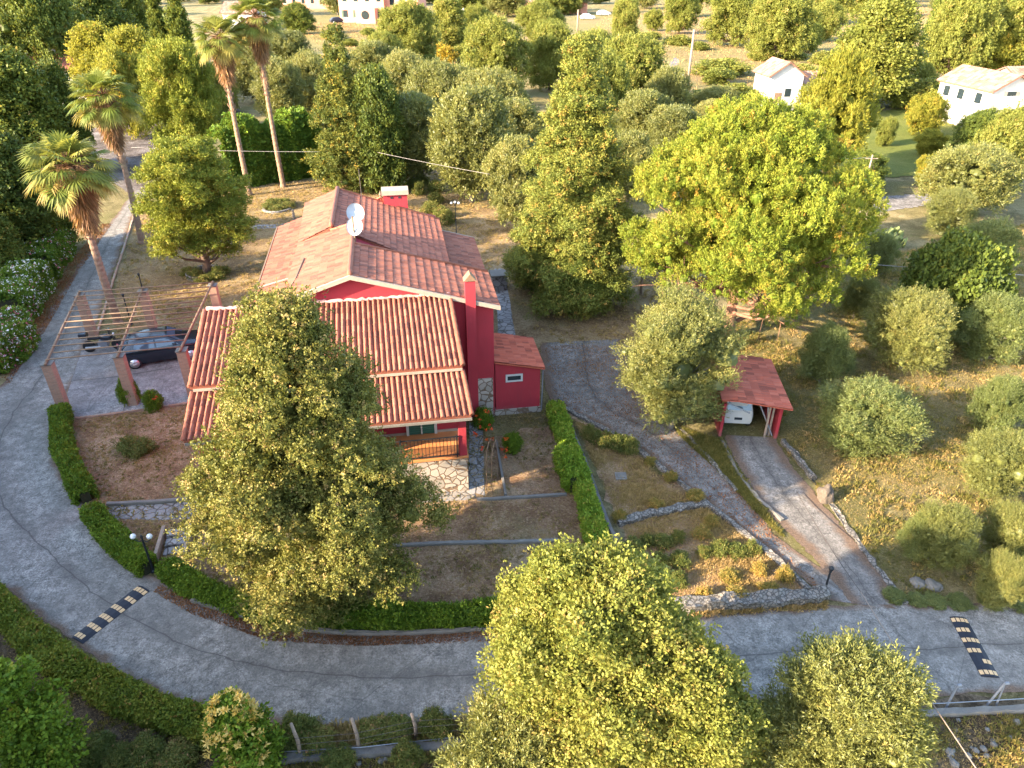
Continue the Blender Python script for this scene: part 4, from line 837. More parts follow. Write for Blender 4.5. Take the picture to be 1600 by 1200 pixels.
# lamps
def lamp(label, base, top, heads, name='street_lamp'):
    p = G(*base); h_ = height(p, top); t = thing(name, label, 'lamp', p)
    b = MB().lathe([(.09, 0), (.09, .05), (.05, .1), (.035, .3), (.03, h_-.12), (.045, h_-.1), (.02, h_)], (0, 0, 0), 10)
    pts = []
    if heads == 1: pts = [(0, 0, h_)]
    else:
        for k in range(heads if heads < 3 else 2):
            s_ = -1 if k == 0 else 1; b.tube([(0, 0, h_-.22), (s_*.12, 0, h_-.28), (s_*.25, 0, h_-.2), (s_*.26, 0, h_-.14)], .015, 6); pts.append((s_*.26, 0, h_-.06))
        if heads == 3: pts.append((0, 0, h_))
    b.build('post', IRON, t)
    for x, y, z in pts:
        if heads == 1: MB().lathe([(.04, z-.06), (.085, z+.06), (.09, z+.07), (.02, z+.14)], (x, y, 0), 6).build('lantern', IRON, t)
        else: MB().lathe([(.02, -.09), (.07, -.06), (.095, 0), (.07, .065), (.01, .095)], (x, y, z), 14).build('globe', LAMPG, t, True)
    return t
lamp('black lamp post with three white globes behind the house', (713, 366), 316, 3)
lamp('black lamp post with two white globes in the hedge gap by the road bend', (240, 893), 836, 2)
lamp('small black lamp at the foot of the driveway', (1288, 924), 890, 1)
lamp('small black lantern post on the lawn behind the pergola', (223, 452), 430, 1)
lamp('tall thin lantern post behind the pergola near the motorbike', (206, 508), 462, 1)
# fence posts
for i, (bx, by, ty) in enumerate(((470, 1183, 1131), (561, 1175, 1123), (650, 1156, 1115), (737, 1150, 1106))):
    p = G(bx, by); h_ = height(p, ty); lab = ['leftmost grey wooden stake of the wire fence by the lower road', 'tall pale wooden stake second from the left in the wire fence', 'reddish wooden stake third from the left in the wire fence', 'wooden stake half hidden by the olive at the right end of the wire fence'][i]
    o = MB().tube([(0, 0, -.2), (.02, .01, h_*.5), (-.03, 0, h_)], [.055, .05, .04], 7).build('fence_post', WOOD, None, True); o.location = p; tag(o, lab, 'fence post', 'wooden fence stakes')
fw = MB()
for z in (.35, .6, .85):
    q = [G(470, 1183), G(561, 1175), G(650, 1156), G(737, 1150)]; fw.tube([v+Vector((0, -.05, z)) for v in q], .006, 4)
tag(fw.build('fence_wire', WIREM), 'thin fence wires stretched between the wooden stakes', 'wire')
for lab, base, tp in (('grey metal post leaning beside the bottom right boundary wall', (1478, 1106), (1496, 1071)), ('pair of braced metal posts on the boundary wall near the speed bump', (1542, 1102), (1570, 1068))):
    p = G(*base); q = G(tp[0], tp[1], .75); m = MB().tube([p, q], .03, 6)
    if 'pair' in lab: m.tube([p+Vector((.25, .0, 0)), q], .025, 6)
    m.tube([q, q+Vector((.1, 0, .02))], .04, 6); tag(m.build('metal_post', GALV), lab, 'post')
# utility poles
def pole(label, base, top, r=.1, arm=False, m=WOOD):
    p = G(*base); h_ = height(p, top); t = thing('utility_pole', label, 'utility pole', p)
    MB().tube([(0, 0, -.3), (0, 0, h_)], [r, r*.7], 9).build('shaft', m, t, True)
    if arm: MB().tube([(-.5, 0, h_-.3), (.5, 0, h_-.3)], .04, 6).build('cross_arm', m, t); MB().tube([(1.6, 0, -.1), (0, 0, h_*.9)], .012, 4).build('stay_wire', WIREM, t)
    return p+Vector((0, 0, h_-.15))
pA = pole('leaning wooden utility pole right of the big stone pine', (1347, 308), 242, .09, True)
pole('thin second pole beside the wooden utility pole', (1343, 312), 268, .05)
pB = pole('tall reddish utility pole in the straw field', (1074, 137), 46, .22, True)
pole('short white post beside the tall utility pole in the field', (1066, 132), 113, .12, False, PAINTW)
pole('dark wooden pole in the shade between the two big conifers', (1001, 460), 375, .09)
pole('utility pole by the parked cars at the far houses', (902, 50), 15, .25)
def wire(label, a, b, sag=.4, r=.018, m=WIREW, name='cable'):
    a, b = Vector(a), Vector(b); pts = []
    for i in range(25): f = i/24; p = a.lerp(b, f); p.z -= sag*4*f*(1-f); pts.append(p)
    tag(MB().tube(pts, r, 5).build(name, m, None, True), label, 'cable')
wire('thin overhead cable crossing behind the house from the palms to the olives', G(205, 230, 4.5), G(500, 237, 4.5), .1, .012)
wire('pale cable running from the conifer over the back garden to the olives', G(590, 238, 4.5), G(765, 272, 4.5), .05, .012)
wire('overhead cable leaving the stone pine toward the right edge of the garden', G(1335, 411, 2.5), G(1700, 436, 2.5), .03, .02)
wire('short wire from the pale garden pine to the leaning utility pole', G(1310, 248, 5.6), pA, .05, .018)
wire('thick dark cable crossing the road at the bottom right over the olive', G(1245, 768, .15), G(1345, 925, 1.2), .1, .012, WIREM)
wire('rope-like cable coming down past the bottom right olive', G(1345, 925, 1.2), G(1535, 1215, 4.8), .05, .014, WOOD)
wire('black hose lying on the orchard grass beside the garage kerb', G(1222, 690, .02), G(1275, 757, .02), 0, .03, RUBBER, 'hose')
# manhole, boulders, rocks
mh = G(970, 745); tag(MB().box(-.22, -.22, 0, .22, .22, .06).box(-.14, -.14, .06, .14, .14, .08).build('manhole_cover', CONC), 'square grey manhole cover in the triangular flower bed', 'manhole'); bpy.data.objects['manhole_cover'].location = mh
def rock(label, px, py, r, h=1.0, m=STONEW, group=None, seed=0, name='boulder'):
    rnd = random.Random(seed); import bmesh
    me = bpy.data.meshes.new(name); bm = bmesh.new(); bmesh.ops.create_icosphere(bm, subdivisions=3, radius=1)
    from mathutils import noise as mn
    for v in bm.verts:
        k = 1+.35*mn.noise(v.co*1.3+Vector((seed*3, 0, 0)))+.12*mn.noise(v.co*4+Vector((seed, 5, 0))); v.co = v.co*k; v.co.z *= h
    bm.to_mesh(me); bm.free(); o = link(name, me, m); p = G(px, py); o.location = p+Vector((0, 0, r*h*.35)); o.scale = (r,)*3; return tag(o, label, 'rock', group)
GR = plain('grey_boulder', (.11, .085, .065), .9, .45, 3, bmp=.9)
rock('big weathered boulder standing beside the garage driveway', 1288, 780, .3, 1.5, GR, seed=1)
rock('flat pale rock in the grass right of the driveway, left of a pair', 1434, 912, .24, .5, CONC, seed=2); rock('flat pale rock in the grass right of the driveway, right of a pair', 1457, 916, .26, .5, CONC, seed=3)
rr_ = random.Random(12)
for i in range(34):
    px, py = (rr_.uniform(1480, 1600), rr_.uniform(1125, 1195)) if i < 22 else (rr_.uniform(540, 640), rr_.uniform(1185, 1215)) if i < 27 else (rr_.uniform(1150, 1240), rr_.uniform(1130, 1200))
    rock('pale stone scattered on the dark soil below the boundary wall', px, py, rr_.uniform(.03, .11), .7, CONC, 'stones scattered below the boundary walls', i, 'stone')
# rose arch
ra = thing('rose_arch', 'rusty lattice rose arch beside the porch corner', 'trellis', G(765, 772), R(80))
p1 = G(765, 772); hA = 2.0
for y in (-.1, .1):
    m = MB().tube([(0, y, 0), (0, y, hA*.8), (.15, y, hA*.95), (.5, y, hA), (.85, y, hA*.95), (1, y, hA*.8), (1, y, 0)], .012, 5); m.build('hoop', PIPEB, ra)
m = MB()
for i in range(14):
    z = .12+i*.12
    for x in (0, 1): MB().tube([(x, -.1, z), (x, .1, z+(.1 if i % 2 else 0))], .008, 4).build('rung', PIPEB, ra)
# wall seat / stone box behind the house
sb = thing('stone_oven', 'pale stone box on the paving by the east wall of the house', 'oven', G(780, 450), HR)
MB().box(-.45, -.4, 0, .45, .4, .9).build('base', STONEP, sb, bevel=.03); MB().box(-.55, -.5, .9, .55, .5, 1.0).build('top', CONC, sb, bevel=.02)
fg = G(460, 345); t = thing('garden_statue', 'small brown figure ornament on the back lawn near the flower ring', 'statue', fg)
MB().lathe([(.14, 0), (.14, .12), (.1, .14)], (0, 0, 0), 8).build('plinth', CONC, t); MB().lathe([(.1, .14), (.13, .3), (.08, .5), (.11, .6), (.04, .68), (.09, .76), (.085, .86), (.02, .93)], (0, 0, 0), 10).build('figure', WOOD, t, True)
pt = G(668, 308)
# ---------------------------------------------------------------- far houses
def house_block(t, x0, y0, x1, y1, h, ridge_h, axis='x', wm=WHITE, over=.35, rm=TILEF, seed=0, rn='roof'):
    b3('wall', wm, t, x0, y0, 0, x1, y1, h)
    if ridge_h <= 0: return
    if axis == 'x':
        ym = (y0+y1)/2; MB().prism([Vector((0, y0, h)), Vector((0, y1, h)), Vector((0, ym, h+ridge_h))], (x0+.02, 0, 0), (x1-.02, 0, 0)).build('gable', wm, t)
        e = ridge_h*over/((y1-y0)/2)
        tiled(rn, rm, t, (x0-over, ym, h+ridge_h+.08), (x1+over, ym, h+ridge_h+.08), (x1+over, y0-over, h-e+.08), (x0-over, y0-over, h-e+.08), rib=.4, amp=.06, course=.5, rr=4, seed=seed)
        tiled(rn, rm, t, (x1+over, ym, h+ridge_h+.08), (x0-over, ym, h+ridge_h+.08), (x0-over, y1+over, h-e+.08), (x1+over, y1+over, h-e+.08), rib=.4, amp=.06, course=.5, rr=4, seed=seed+1)
    else:
        xm = (x0+x1)/2; MB().prism([Vector((x0, 0, h)), Vector((x1, 0, h)), Vector((xm, 0, h+ridge_h))], (0, y0+.02, 0), (0, y1-.02, 0)).build('gable', wm, t)
        e = ridge_h*over/((x1-x0)/2)
        tiled(rn, rm, t, (xm, y0-over, h+ridge_h+.08), (xm, y1+over, h+ridge_h+.08), (x1+over, y1+over, h-e+.08), (x1+over, y0-over, h-e+.08), rib=.4, amp=.06, course=.5, rr=4, seed=seed)
        tiled(rn, rm, t, (xm, y1+over, h+ridge_h+.08), (xm, y0-over, h+ridge_h+.08), (x0-over, y0-over, h-e+.08), (x0-over, y1+over, h-e+.08), rib=.4, amp=.06, course=.5, rr=4, seed=seed+1)
def win(t, x, y, z, w, h, ax_='y', m=GLASSD, shut=None):
    o = b3('window', m, t, *((x-w/2, y-.04, z, x+w/2, y, z+h) if ax_ == 'y' else (x-.04, y-w/2, z, x, y+w/2, z+h)))
    if ax_ == 'y': b3('sill', PAINTW, o, x-w/2-.1, y-.1, z-.08, x+w/2+.1, y, z)
    return o
def fit(t, px0, px1, base): pass
c = G(1532, 208)
hw = thing('white_house', 'two-storey white house with tiled gables at the upper right edge', 'house', (c.x, c.y, 0), R(8))
house_block(hw, 0, 0, 5.2, 9, 4.5, 1.5, 'y', seed=40); house_block(hw, 4.6, -2.2, 12, 3.5, 3.4, 1.3, 'x', seed=42); house_block(hw, 5.2, 2.5, 12, 8, 5.0, 1.2, 'x', seed=44)
tiled('awning', plain('pale_awning', (.42, .42, .38), .8, .1), hw, (-.3, -.05, 3.9), (4.3, -.05, 3.9), (4.3, -2.0, 2.9), (-.3, -2.0, 2.9), rib=.5, amp=.02, slab=.05)
SHUT = plain('grey_shutter', (.22, .2, .17), .7)
for x, z, w in ((1.2, .6, 1), (3.5, .6, 1), (2.3, 3.1, 1.1)):
    o = win(hw, x, 0, z, w, 1.3)
    for q in (-1, 1): b3('shutter', SHUT, o, x+q*(w/2+.22)-.2, -.07, z, x+q*(w/2+.22)+.2, -.04, z+1.3)
MB().tube([(5.1, -.06, 4.4), (5.1, -.06, .1)], .06, 6).build('downpipe', GALV, hw)
for y in (2, 5, 7.5): b3('window', GLASSD, hw, -.04, y-.5, 2.9, .0, y+.5, 4.0)
for x in (6.2, 8.6, 10.6): win(hw, x, -2.2, 1.2, .9, 1.2)
b3('balcony', WHITE, hw, -.6, -2.0, 0, 4.4, -1.85, .9)
c = G(1196, 172)
hx = thing('white_house', 'white cottage with a tiled hip roof left of the pale garden pine', 'house', (c.x, c.y, 0), R(6))
house_block(hx, 0, 0, 4.4, 5, 4.2, 1.5, 'y', seed=50); house_block(hx, 3.8, 1.5, 8, 6, 3.0, 1.1, 'x', seed=52); win(hx, 2.6, 0, 1.6, .8, 1.0); b3('door', PIPEB, hx, .9, -.05, .1, 1.8, 0, 2.1); b3('terrace', CONC, hx, -.8, -2.4, 0, 4.2, -.02, .5); b3('terrace_wall', WHITE, hx, -.8, -2.5, 0, 4.2, -2.35, 1.2)
c = G(532, 36)
hp = thing('salmon_house', 'salmon pink villa with an arched window at the top of the picture', 'house', (c.x, c.y, 0), R(-8))
house_block(hp, 0, 0, 14, 11, 9.5, 2.5, 'x', PINK, .6, seed=60); house_block(hp, 14, 2, 24, 12, 8, 2.2, 'y', PINK, .6, seed=62); house_block(hp, 6, -3, 12, 0, 4.2, 0, 'x', PINK, 0)
for x in (2, 5.5, 12.5):
    o = win(hp, x, 0, 1.6, 1.3, 1.9); b3('shutter', plain('green_shutters', (.05, .1, .07), .6), o, x-1.2, -.08, 1.6, x-.7, -.04, 3.5)
o = MB().lathe([(1.2, -3.1), (1.2, -3.0)], (9, 0, 2.4), 14, 'Y').build('arched_window', GLASSD, hp); b3('arch_frame', WHITE, hp, 7.6, -3.06, .2, 10.4, -3.0, 1.2)
for x in (2, 5.5, 9, 12.5): win(hp, x, 0, 5.8, 1.3, 1.8)
for x in (16, 19, 22): win(hp, x, 2, 4.8, 1.3, 1.8)
for i, (px, py, w, d, hh, rh, lab, wm) in enumerate(((425, 14, 26, 10, 5.5, 2, 'row of salmon houses at the top edge left of the arched villa', PINK), (784, 22, 16, 9, 3.8, 2, 'low peach house with tiled roof at the top centre edge', PINK), (868, 22, 11, 9, 3.8, 2.2, 'small peach house beside the parked cars at the top edge', PINK),
        (352, 48, 9, 8, 4.5, 2.3, 'pale house with a faded tiled roof behind the palm crowns', WHITE), (690, 12, 12, 8, 5, 2, 'white and salmon house showing through the trees at the top edge', WHITE))):
    c = G(px, py); t = thing('far_house', lab, 'house', (c.x, c.y, 0), R(-4)); house_block(t, 0, 0, w, d, hh, rh, 'x', wm, .6, seed=70+i*2)
    for k in range(max(2, int(w/4))): win(t, 1.8+k*3.6, 0, hh*.35, 1.2, 1.6)
c = G(78, 175)
t = thing('tiled_house', 'terracotta roof and white chimney showing between trees at the upper left', 'house', (c.x-1, c.y, 0), R(10)); house_block(t, 0, 0, 12, 8, 5.1, 1.6, 'x', WHITE, .4, TILE, 80)
chh = b3('chimney', WHITE, t, 1.2, 3.2, 6, 2.4, 4.0, 7.6); b3('cap', CREAM, chh, 1.1, 3.1, 7.6, 2.5, 4.1, 7.75)
for x in (3, 6.5, 10): win(t, x, 0, 1.5, 1, 1.3)
for i, (px, py, cl, lab) in enumerate(((918, 30, (.55, .56, .58), 'silver car parked at the far peach house'), (943, 24, (.7, .68, .62), 'white car parked right of the silver one at the far houses'), (528, 36, (.03, .03, .04), 'black car parked in front of the salmon villa'), (730, 18, (.75, .73, .7), 'white van parked among the trees at the top edge'))):
    t = thing('parked_car', lab, 'car', G(px, py), R(15*i)); o = loft_car(t, 4, 1.7, S_, plain('far_car_paint', cl, .3, .05), GLASSD)
    for x in (-1.3, 1.28):
        for y in (-.76, .76): wheel(t, x, y)
    t.scale = (1.15,)*3
# ---------------------------------------------------------------- hedges
def hedge(label, pts, w, h, leaf=L_HED, dens=900, seed=1, name='hedge', L=.085, flowers=None, rough=.05, group=None, world=None):
    rng = np.random.default_rng(seed); q = smooth(world or gpx(pts), 10); ln = sum((b-a).length for a, b in zip(q, q[1:])); q = resample(q, max(4, int(ln/.25)))
    Q = np.array([(p.x, p.y) for p in q]); M = int(ln*dens*(w+2*h)/2.2)
    f = rng.uniform(0, len(Q)-1.001, M); i = f.astype(int); fr = (f-i)[:, None]; P = Q[i]*(1-fr)+Q[i+1]*fr; Dv = norm(Q[i+1]-Q[i]); Nv = np.stack([-Dv[:, 1], Dv[:, 0]], 1)
    hh = h*(1+.10*np.sin(f*.35+seed)+.05*np.sin(f*1.1)); ww = w/2*(1+.12*np.sin(f*.5+seed*2)+.06*np.sin(f*1.7))
    u = rng.uniform(0, 1, M)*(w+2*h); s_ = np.where(u < h, -1, np.where(u > h+w, 1, 0))
    off = np.where(s_ == 0, (u-h-w/2)/(w/2)*ww, s_*ww); z = np.where(s_ == -1, u/h*hh, np.where(s_ == 1, (w+2*h-u)/h*hh, hh))
    # round the shoulders, sink some clusters for texture
    edge = np.clip((np.abs(off)/ww-.7)/.3, 0, 1)*(z > hh*.8); z = z-edge*.12*h
    dep = np.abs(rng.normal(size=M))*rough
    nz = np.where(s_ == 0, 1., .15); n3 = norm(np.stack([Nv[:, 0]*s_, Nv[:, 1]*s_, nz], 1)); pos = np.stack([P[:, 0]+Nv[:, 0]*off, P[:, 1]+Nv[:, 1]*off, z], 1)-n3*dep[:, None]
    gap = np.sin(f*2.3+off*7+seed)*np.sin(f*3.7+z*9); pos = pos-n3*(np.clip(gap, 0, 1)*.07)[:, None]; tint = .46+rng.normal(size=M)*.13+.1*np.sin(f*.9+seed)-.08*np.clip(gap, 0, 1)  # gaps sunk inward and tinted darker: their shade is put into the leaf colour
    br = rng.uniform(size=M) < .02; tint[br] = .95
    t = thing(name, label, 'hedge', group=group)
    link('foliage', leaf_mesh('foliage', [cluster_leaves(rng, pos+norm(rng.normal(size=(M, 3)))*(rng.uniform(size=(M, 1)) < .06)*L*1.2, norm(n3+rng.normal(size=(M, 3))*.5), 8, .07, .04, L, L*.6, .9, tint, nd=norm(n3+rng.normal(size=(M, 3))*.6), nb=1.5)]), leaf, t)
    vs = []; fs = []; k = len(q)
    for j, p in enumerate(q):
        d = (q[min(j+1, k-1)]-q[max(0, j-1)]).normalized(); n = Vector((-d.y, d.x))
        for a, b in ((-1, 0), (-1, 1), (1, 1), (1, 0)): vs.append((p.x+n.x*a*max(.1, w*.42-.1), p.y+n.y*a*max(.1, w*.42-.1), b*(h*.86-.06)))
    for j in range(k-1):
        for c in range(3): fs.append((j*4+c, j*4+c+1, (j+1)*4+c+1, (j+1)*4+c))
    fs += [(3, 2, 1, 0), tuple((k-1)*4+x for x in range(4))]
    MB().add(vs, fs).build('branches', HCORE, t)
    if flowers:
        for fm, cnt, nm in flowers:
            idx = rng.choice(M, cnt); pf = pos[idx]+n3[idx]*(.05+dep[idx][:, None]); 
            link(nm, leaf_mesh(nm, [cluster_leaves(rng, pf, norm(n3[idx]+rng.normal(size=(cnt, 3))*.5), 7, .03, .035, .075, .06, 1.2, rng.uniform(0, 1, cnt))]), fm, t)
    return t
hedge('clipped green hedge along the west lawn beside the bend of the road', [(98, 650), (100, 700), (118, 745), (137, 785)], .62, .55, seed=1)
hedge('clipped green hedge from the paved path to the two-globe lamp', [(146, 808), (178, 845), (215, 880), (235, 895)], .62, .52, seed=2)
hedge('clipped green hedge between the two-globe lamp and the big cypress', [(262, 895), (310, 925), (370, 950), (440, 968)], .55, .5, seed=3)
hedge('clipped green hedge along the road between the big cypress and the oak', [(440, 968), (560, 972), (680, 972), (800, 966)], .6, .55, seed=4)
hedge('long wide brown-green hedge curving along the outer side of the road at the lower left', [(-60, 905), (20, 975), (95, 1042), (190, 1095), (280, 1133), (350, 1155)], .68, .62, leaf=leafm('brown_hedge_leaf', [(0, (.035, .06, .01)), (.45, (.08, .115, .018)), (.75, (.13, .135, .025)), (1, (.17, .09, .035))]), seed=5, rough=.08)
hedge('bright green clipped hedge running from the annex down to the lower lawn', [(866, 645), (882, 690), (898, 735), (915, 790), (935, 860)], .58, .6, seed=6, leaf=leafm('bright_hedge_leaf', [(0, (.03, .07, .008)), (.45, (.075, .14, .015)), (.8, (.13, .19, .025)), (1, (.2, .19, .04))]))
hedge('rounded lighter bush swelling out of the middle of the bright clipped hedge', [(884, 722), (892, 748), (900, 770)], .75, .78, seed=7, leaf=bpy.data.materials['bright_hedge_leaf'])
WF = lambda n: [(L_WHITE, n, 'white_flowers')]
hedge('tall oleander with pink and white flowers at the left edge beside the road', [(-20, 585), (15, 560), (28, 530)], 1.8, 1.7, L_BAM, 600, 8, 'oleander', .15, [(L_WHITE, 460, 'white_flowers'), (L_PINKF, 260, 'pink_flowers')], .2)
hedge('oleander covered with white flowers left of the pergola', [(18, 510), (40, 480), (58, 450)], 1.9, 1.8, L_BAM, 600, 9, 'oleander', .15, [(L_WHITE, 620, 'white_flowers'), (L_PINKF, 90, 'pink_flowers')], .2)
hedge('oleander with white and pink flowers farthest up the road below the palm', [(62, 440), (80, 415), (98, 390)], 1.9, 1.8, L_BAM, 600, 10, 'oleander', .15, [(L_WHITE, 260, 'white_flowers'), (L_PINKF, 240, 'pink_flowers')], .2)
hedge('tall feathery bamboo screen behind the lawn beyond the palms', [(352, 292), (400, 283), (450, 276), (500, 268)], 3.0, 5.0, L_BAM, 420, 11, 'bamboo_hedge', .28, None, .3)
# ---------------------------------------------------------------- palms
def palm(label, bx, by, top, seed, scale=1.0):
    p = G(bx, by); Ht = height(p, top); rng = np.random.default_rng(seed); rnd = random.Random(seed)
    t = thing('palm_tree', label, 'palm tree', p); th_ = Ht-1.15*scale
    b = MB(); pts = []; rad = []; n = 60; lx, ly = rnd.uniform(-.15, .15), rnd.uniform(-.15, .15)
    for i in range(n+1):
        f = i/n; pts.append((lx*math.sin(f*3), ly*math.sin(f*2.5), -.1+f*th_)); rad.append(((.26-.13*f)*(1.25 if f < .03 else 1)+(.035 if i % 2 else 0)*(.4+f))*.85)
    b.tube(pts, rad, 12)
    for i in range(160):       # leaf-base stubs
        f = rnd.uniform(.55, .9); a = rnd.uniform(0, 6.28); r_ = (.2-.09*f)*scale; q = Vector((lx*math.sin(f*3)+math.cos(a)*r_, ly*math.sin(f*2.5)+math.sin(a)*r_, f*th_)); b.tube([q, q+Vector((math.cos(a)*.09, math.sin(a)*.09, .13))*scale], [.03, .012], 4)
    b.build('trunk', PBARK, t, False)
    top_ = np.array([lx*math.sin(3), ly*math.sin(2.5), th_])
    # dead skirt: long thin blades hanging
    M = 2600; a = rng.uniform(0, 6.28, M); zz = rng.uniform(0, 1, M)**.8; r_ = .14+.46*np.sin(np.clip(zz*1.3, 0, 1)*1.5)*scale*rng.uniform(.5, 1, M)
    P = np.stack([np.cos(a)*r_*.7, np.sin(a)*r_*.7, -2.1*scale*(1-zz)+.1], 1)+top_; d = norm(np.stack([np.cos(a)*.35, np.sin(a)*.35, -np.ones(M)], 1)+rng.normal(size=(M, 3))*.18)
    link('dead_frond_skirt', leaf_mesh('dead_frond_skirt', [leaf_arrays(rng, P, d, .62*scale, .06, .4+rng.normal(size=M)*.25)]), L_DEAD, t)
    # fan leaves
    lv = []; ti = []; st = MB(); nf = 46
    for k in range(nf):
        e = 78-118*(k/nf)**.85; az_ = k*2.39996+rnd.uniform(-.3, .3); e = R(e+rnd.uniform(-8, 8)); ax = Vector((math.cos(az_)*math.cos(e), math.sin(az_)*math.cos(e), math.sin(e)))
        L = rnd.uniform(.85, 1.15)*scale*(1 if k > 8 else .75); c0 = Vector(top_); droop = Vector((0, 0, -.18*L)); c1 = c0+ax*L+droop; st.tube([c0, c0+ax*L*.6, c1], [.025, .018, .012], 4, False)
        sd_ = ax.cross(Vector((0, 0, 1)));
        if sd_.length < .1: sd_ = Vector((1, 0, 0))
        sd_.normalize(); up = sd_.cross(ax).normalized(); ax2 = (ax+Vector((0, 0, -.35))).normalized(); roll = rnd.uniform(-.5, .5); sd_ = (sd_*math.cos(roll)+up*math.sin(roll)).normalized()
        dead = k > nf*.8; tt = rnd.uniform(.3, .75) if not dead else rnd.uniform(.8, 1)
        for q in range(26):
            an = R(-115+230*q/25); dv = (ax2*math.cos(an)+sd_*math.sin(an)).normalized(); R_ = rnd.uniform(.68, .82)*scale*(1-.25*abs(an)/2); fold = up*(.10 if q % 2 else -.02)
            m0 = c1+dv*R_*.55+fold*.3; tip = c1+dv*R_+Vector((0, 0, -.22*R_)); w_ = dv.cross(up).normalized()*.036*scale
            nv = up*.012*(1 if q % 2 else -1)
            lv.append([c1, m0-w_+nv, m0+Vector((0, 0, 0)), m0+w_-nv]); ti.append(tt); lv.append([m0-w_+nv, tip, m0+w_-nv, m0]); ti.append(tt+.05)
    v = np.array([[tuple(a) for a in f] for f in lv]); link('crown', leaf_mesh('crown', [(v, np.array(ti))]), L_PALM, t); st.build('stalks', L_DEAD, t, True)
    return t
palm('nearest fan palm, its shaggy trunk rising behind the pergola', 185, 505, 205, 1, 1.4)
palm('fan palm behind the nearest palm, leaning over the upper road', 222, 380, 106, 2, 1.4)
palm('tall slim palm, left of the two above the bamboo screen', 390, 305, 20, 3, 1.4)
palm('tall slim palm whose crown touches the top edge, right of the two by the bamboo', 443, 292, -12, 4, 1.4)
palm('fan palm half hidden in the yellow-green trees at the upper left', 300, 262, 70, 5, 1.3)
# ---------------------------------------------------------------- the named trees
T = tree_px
T('cyp', 476, 478, 945, 440, 'big shaggy yellow-green cypress in front of the house covering its left half', name='cypress_tree', own=True)
T('pine', 1166, 176, 528, 392, 'huge bright yellow-green stone pine right of the centre', name='stone_pine', own=True)
T('redwood', 903, 58, 470, 270, 'tall conical redwood-like conifer behind the house, left of the stone pine', name='conifer_tree', own=True)
T('conifer', 535, 42, 296, 150, 'dark pointed conifer standing behind the back roof of the house', name='conifer_tree', own=True)
T('spruce', 302, 215, 428, 180, 'small rounded spruce in a stone ring on the west lawn', name='spruce_tree', own=True)
T('spruce', 285, 62, 262, 130, 'yellow-brown spruce crowding the palm at the upper left', name='spruce_tree')
T('olive', 1060, 468, 668, 205, 'round grey-green olive tree overhanging the left side of the garage', name='olive_tree', own=True)
# foreground: only their crowns are in the picture
def fg(sp, x, y, H_, R_, label, **kw): return plant(sp, Vector((x, y, 0)), H_, R_, label, own=True, **kw)
def fg_px(sp, px, toppy, R_, y, label, **kw):
    """foreground tree: column of its top, row of its top, and how far in front of the camera it stands"""
    x = 0
    for _ in range(12):
        lo = height(Vector((x, y, 0)), toppy+R_*26); dep = proj(x, y, lo)[2]; x = (px-800)/FPX*dep
    return fg(sp, x, y, lo, R_, label, **kw)
fg_px('oak', 935, 845, 2.25, 10.4, 'large pale green oak covering the road at the bottom centre', name='oak_tree')
fg_px('oak', 1090, 1015, 1.35, 9.4, 'darker golden oak joined to the right side of the bottom centre oak', name='oak_tree')
fg_px('olive', 1350, 1000, 1.65, 9.7, 'big grey-yellow olive tree at the bottom right in front of the road', name='olive_tree')
fg_px('olive', 805, 1115, 1.5, 9.1, 'pale olive tree at the bottom edge in front of the oak', name='olive_tree')
T('bush', 30, 1045, 1230, 150, 'dark green rounded bush in the bottom left corner', cat='bush', name='bush', own=True, leaf=L_HED)
bt = T('bush', 372, 1092, 1215, 105, 'bush with cream star-shaped flower clusters at the bottom edge', cat='bush', name='flowering_bush', own=True, leaf=L_HED)
rng = np.random.default_rng(5); nf = 150; a = rng.uniform(0, 6.28, nf); r_ = rng.uniform(.1, 1, nf)**.5; bh = bt.location; PB = np.stack([np.cos(a)*r_*.95, np.sin(a)*r_*.95, .1+.95*np.sqrt(np.clip(1-(r_*.95)**2, 0, 1))], 1)*np.array([bt['r'], bt['r'], bt['h']]); PB *= 1.06; del bt['r'], bt['h']
o = link('cream_flowers', leaf_mesh('cream_flowers', [cluster_leaves(rng, PB, norm(PB*np.array([1, 1, .6])+rng.normal(size=(nf, 3))*.3), 14, .04, .03, .11, .045, 1.3, rng.uniform(0, 1, nf))]), L_CREAM, bt)
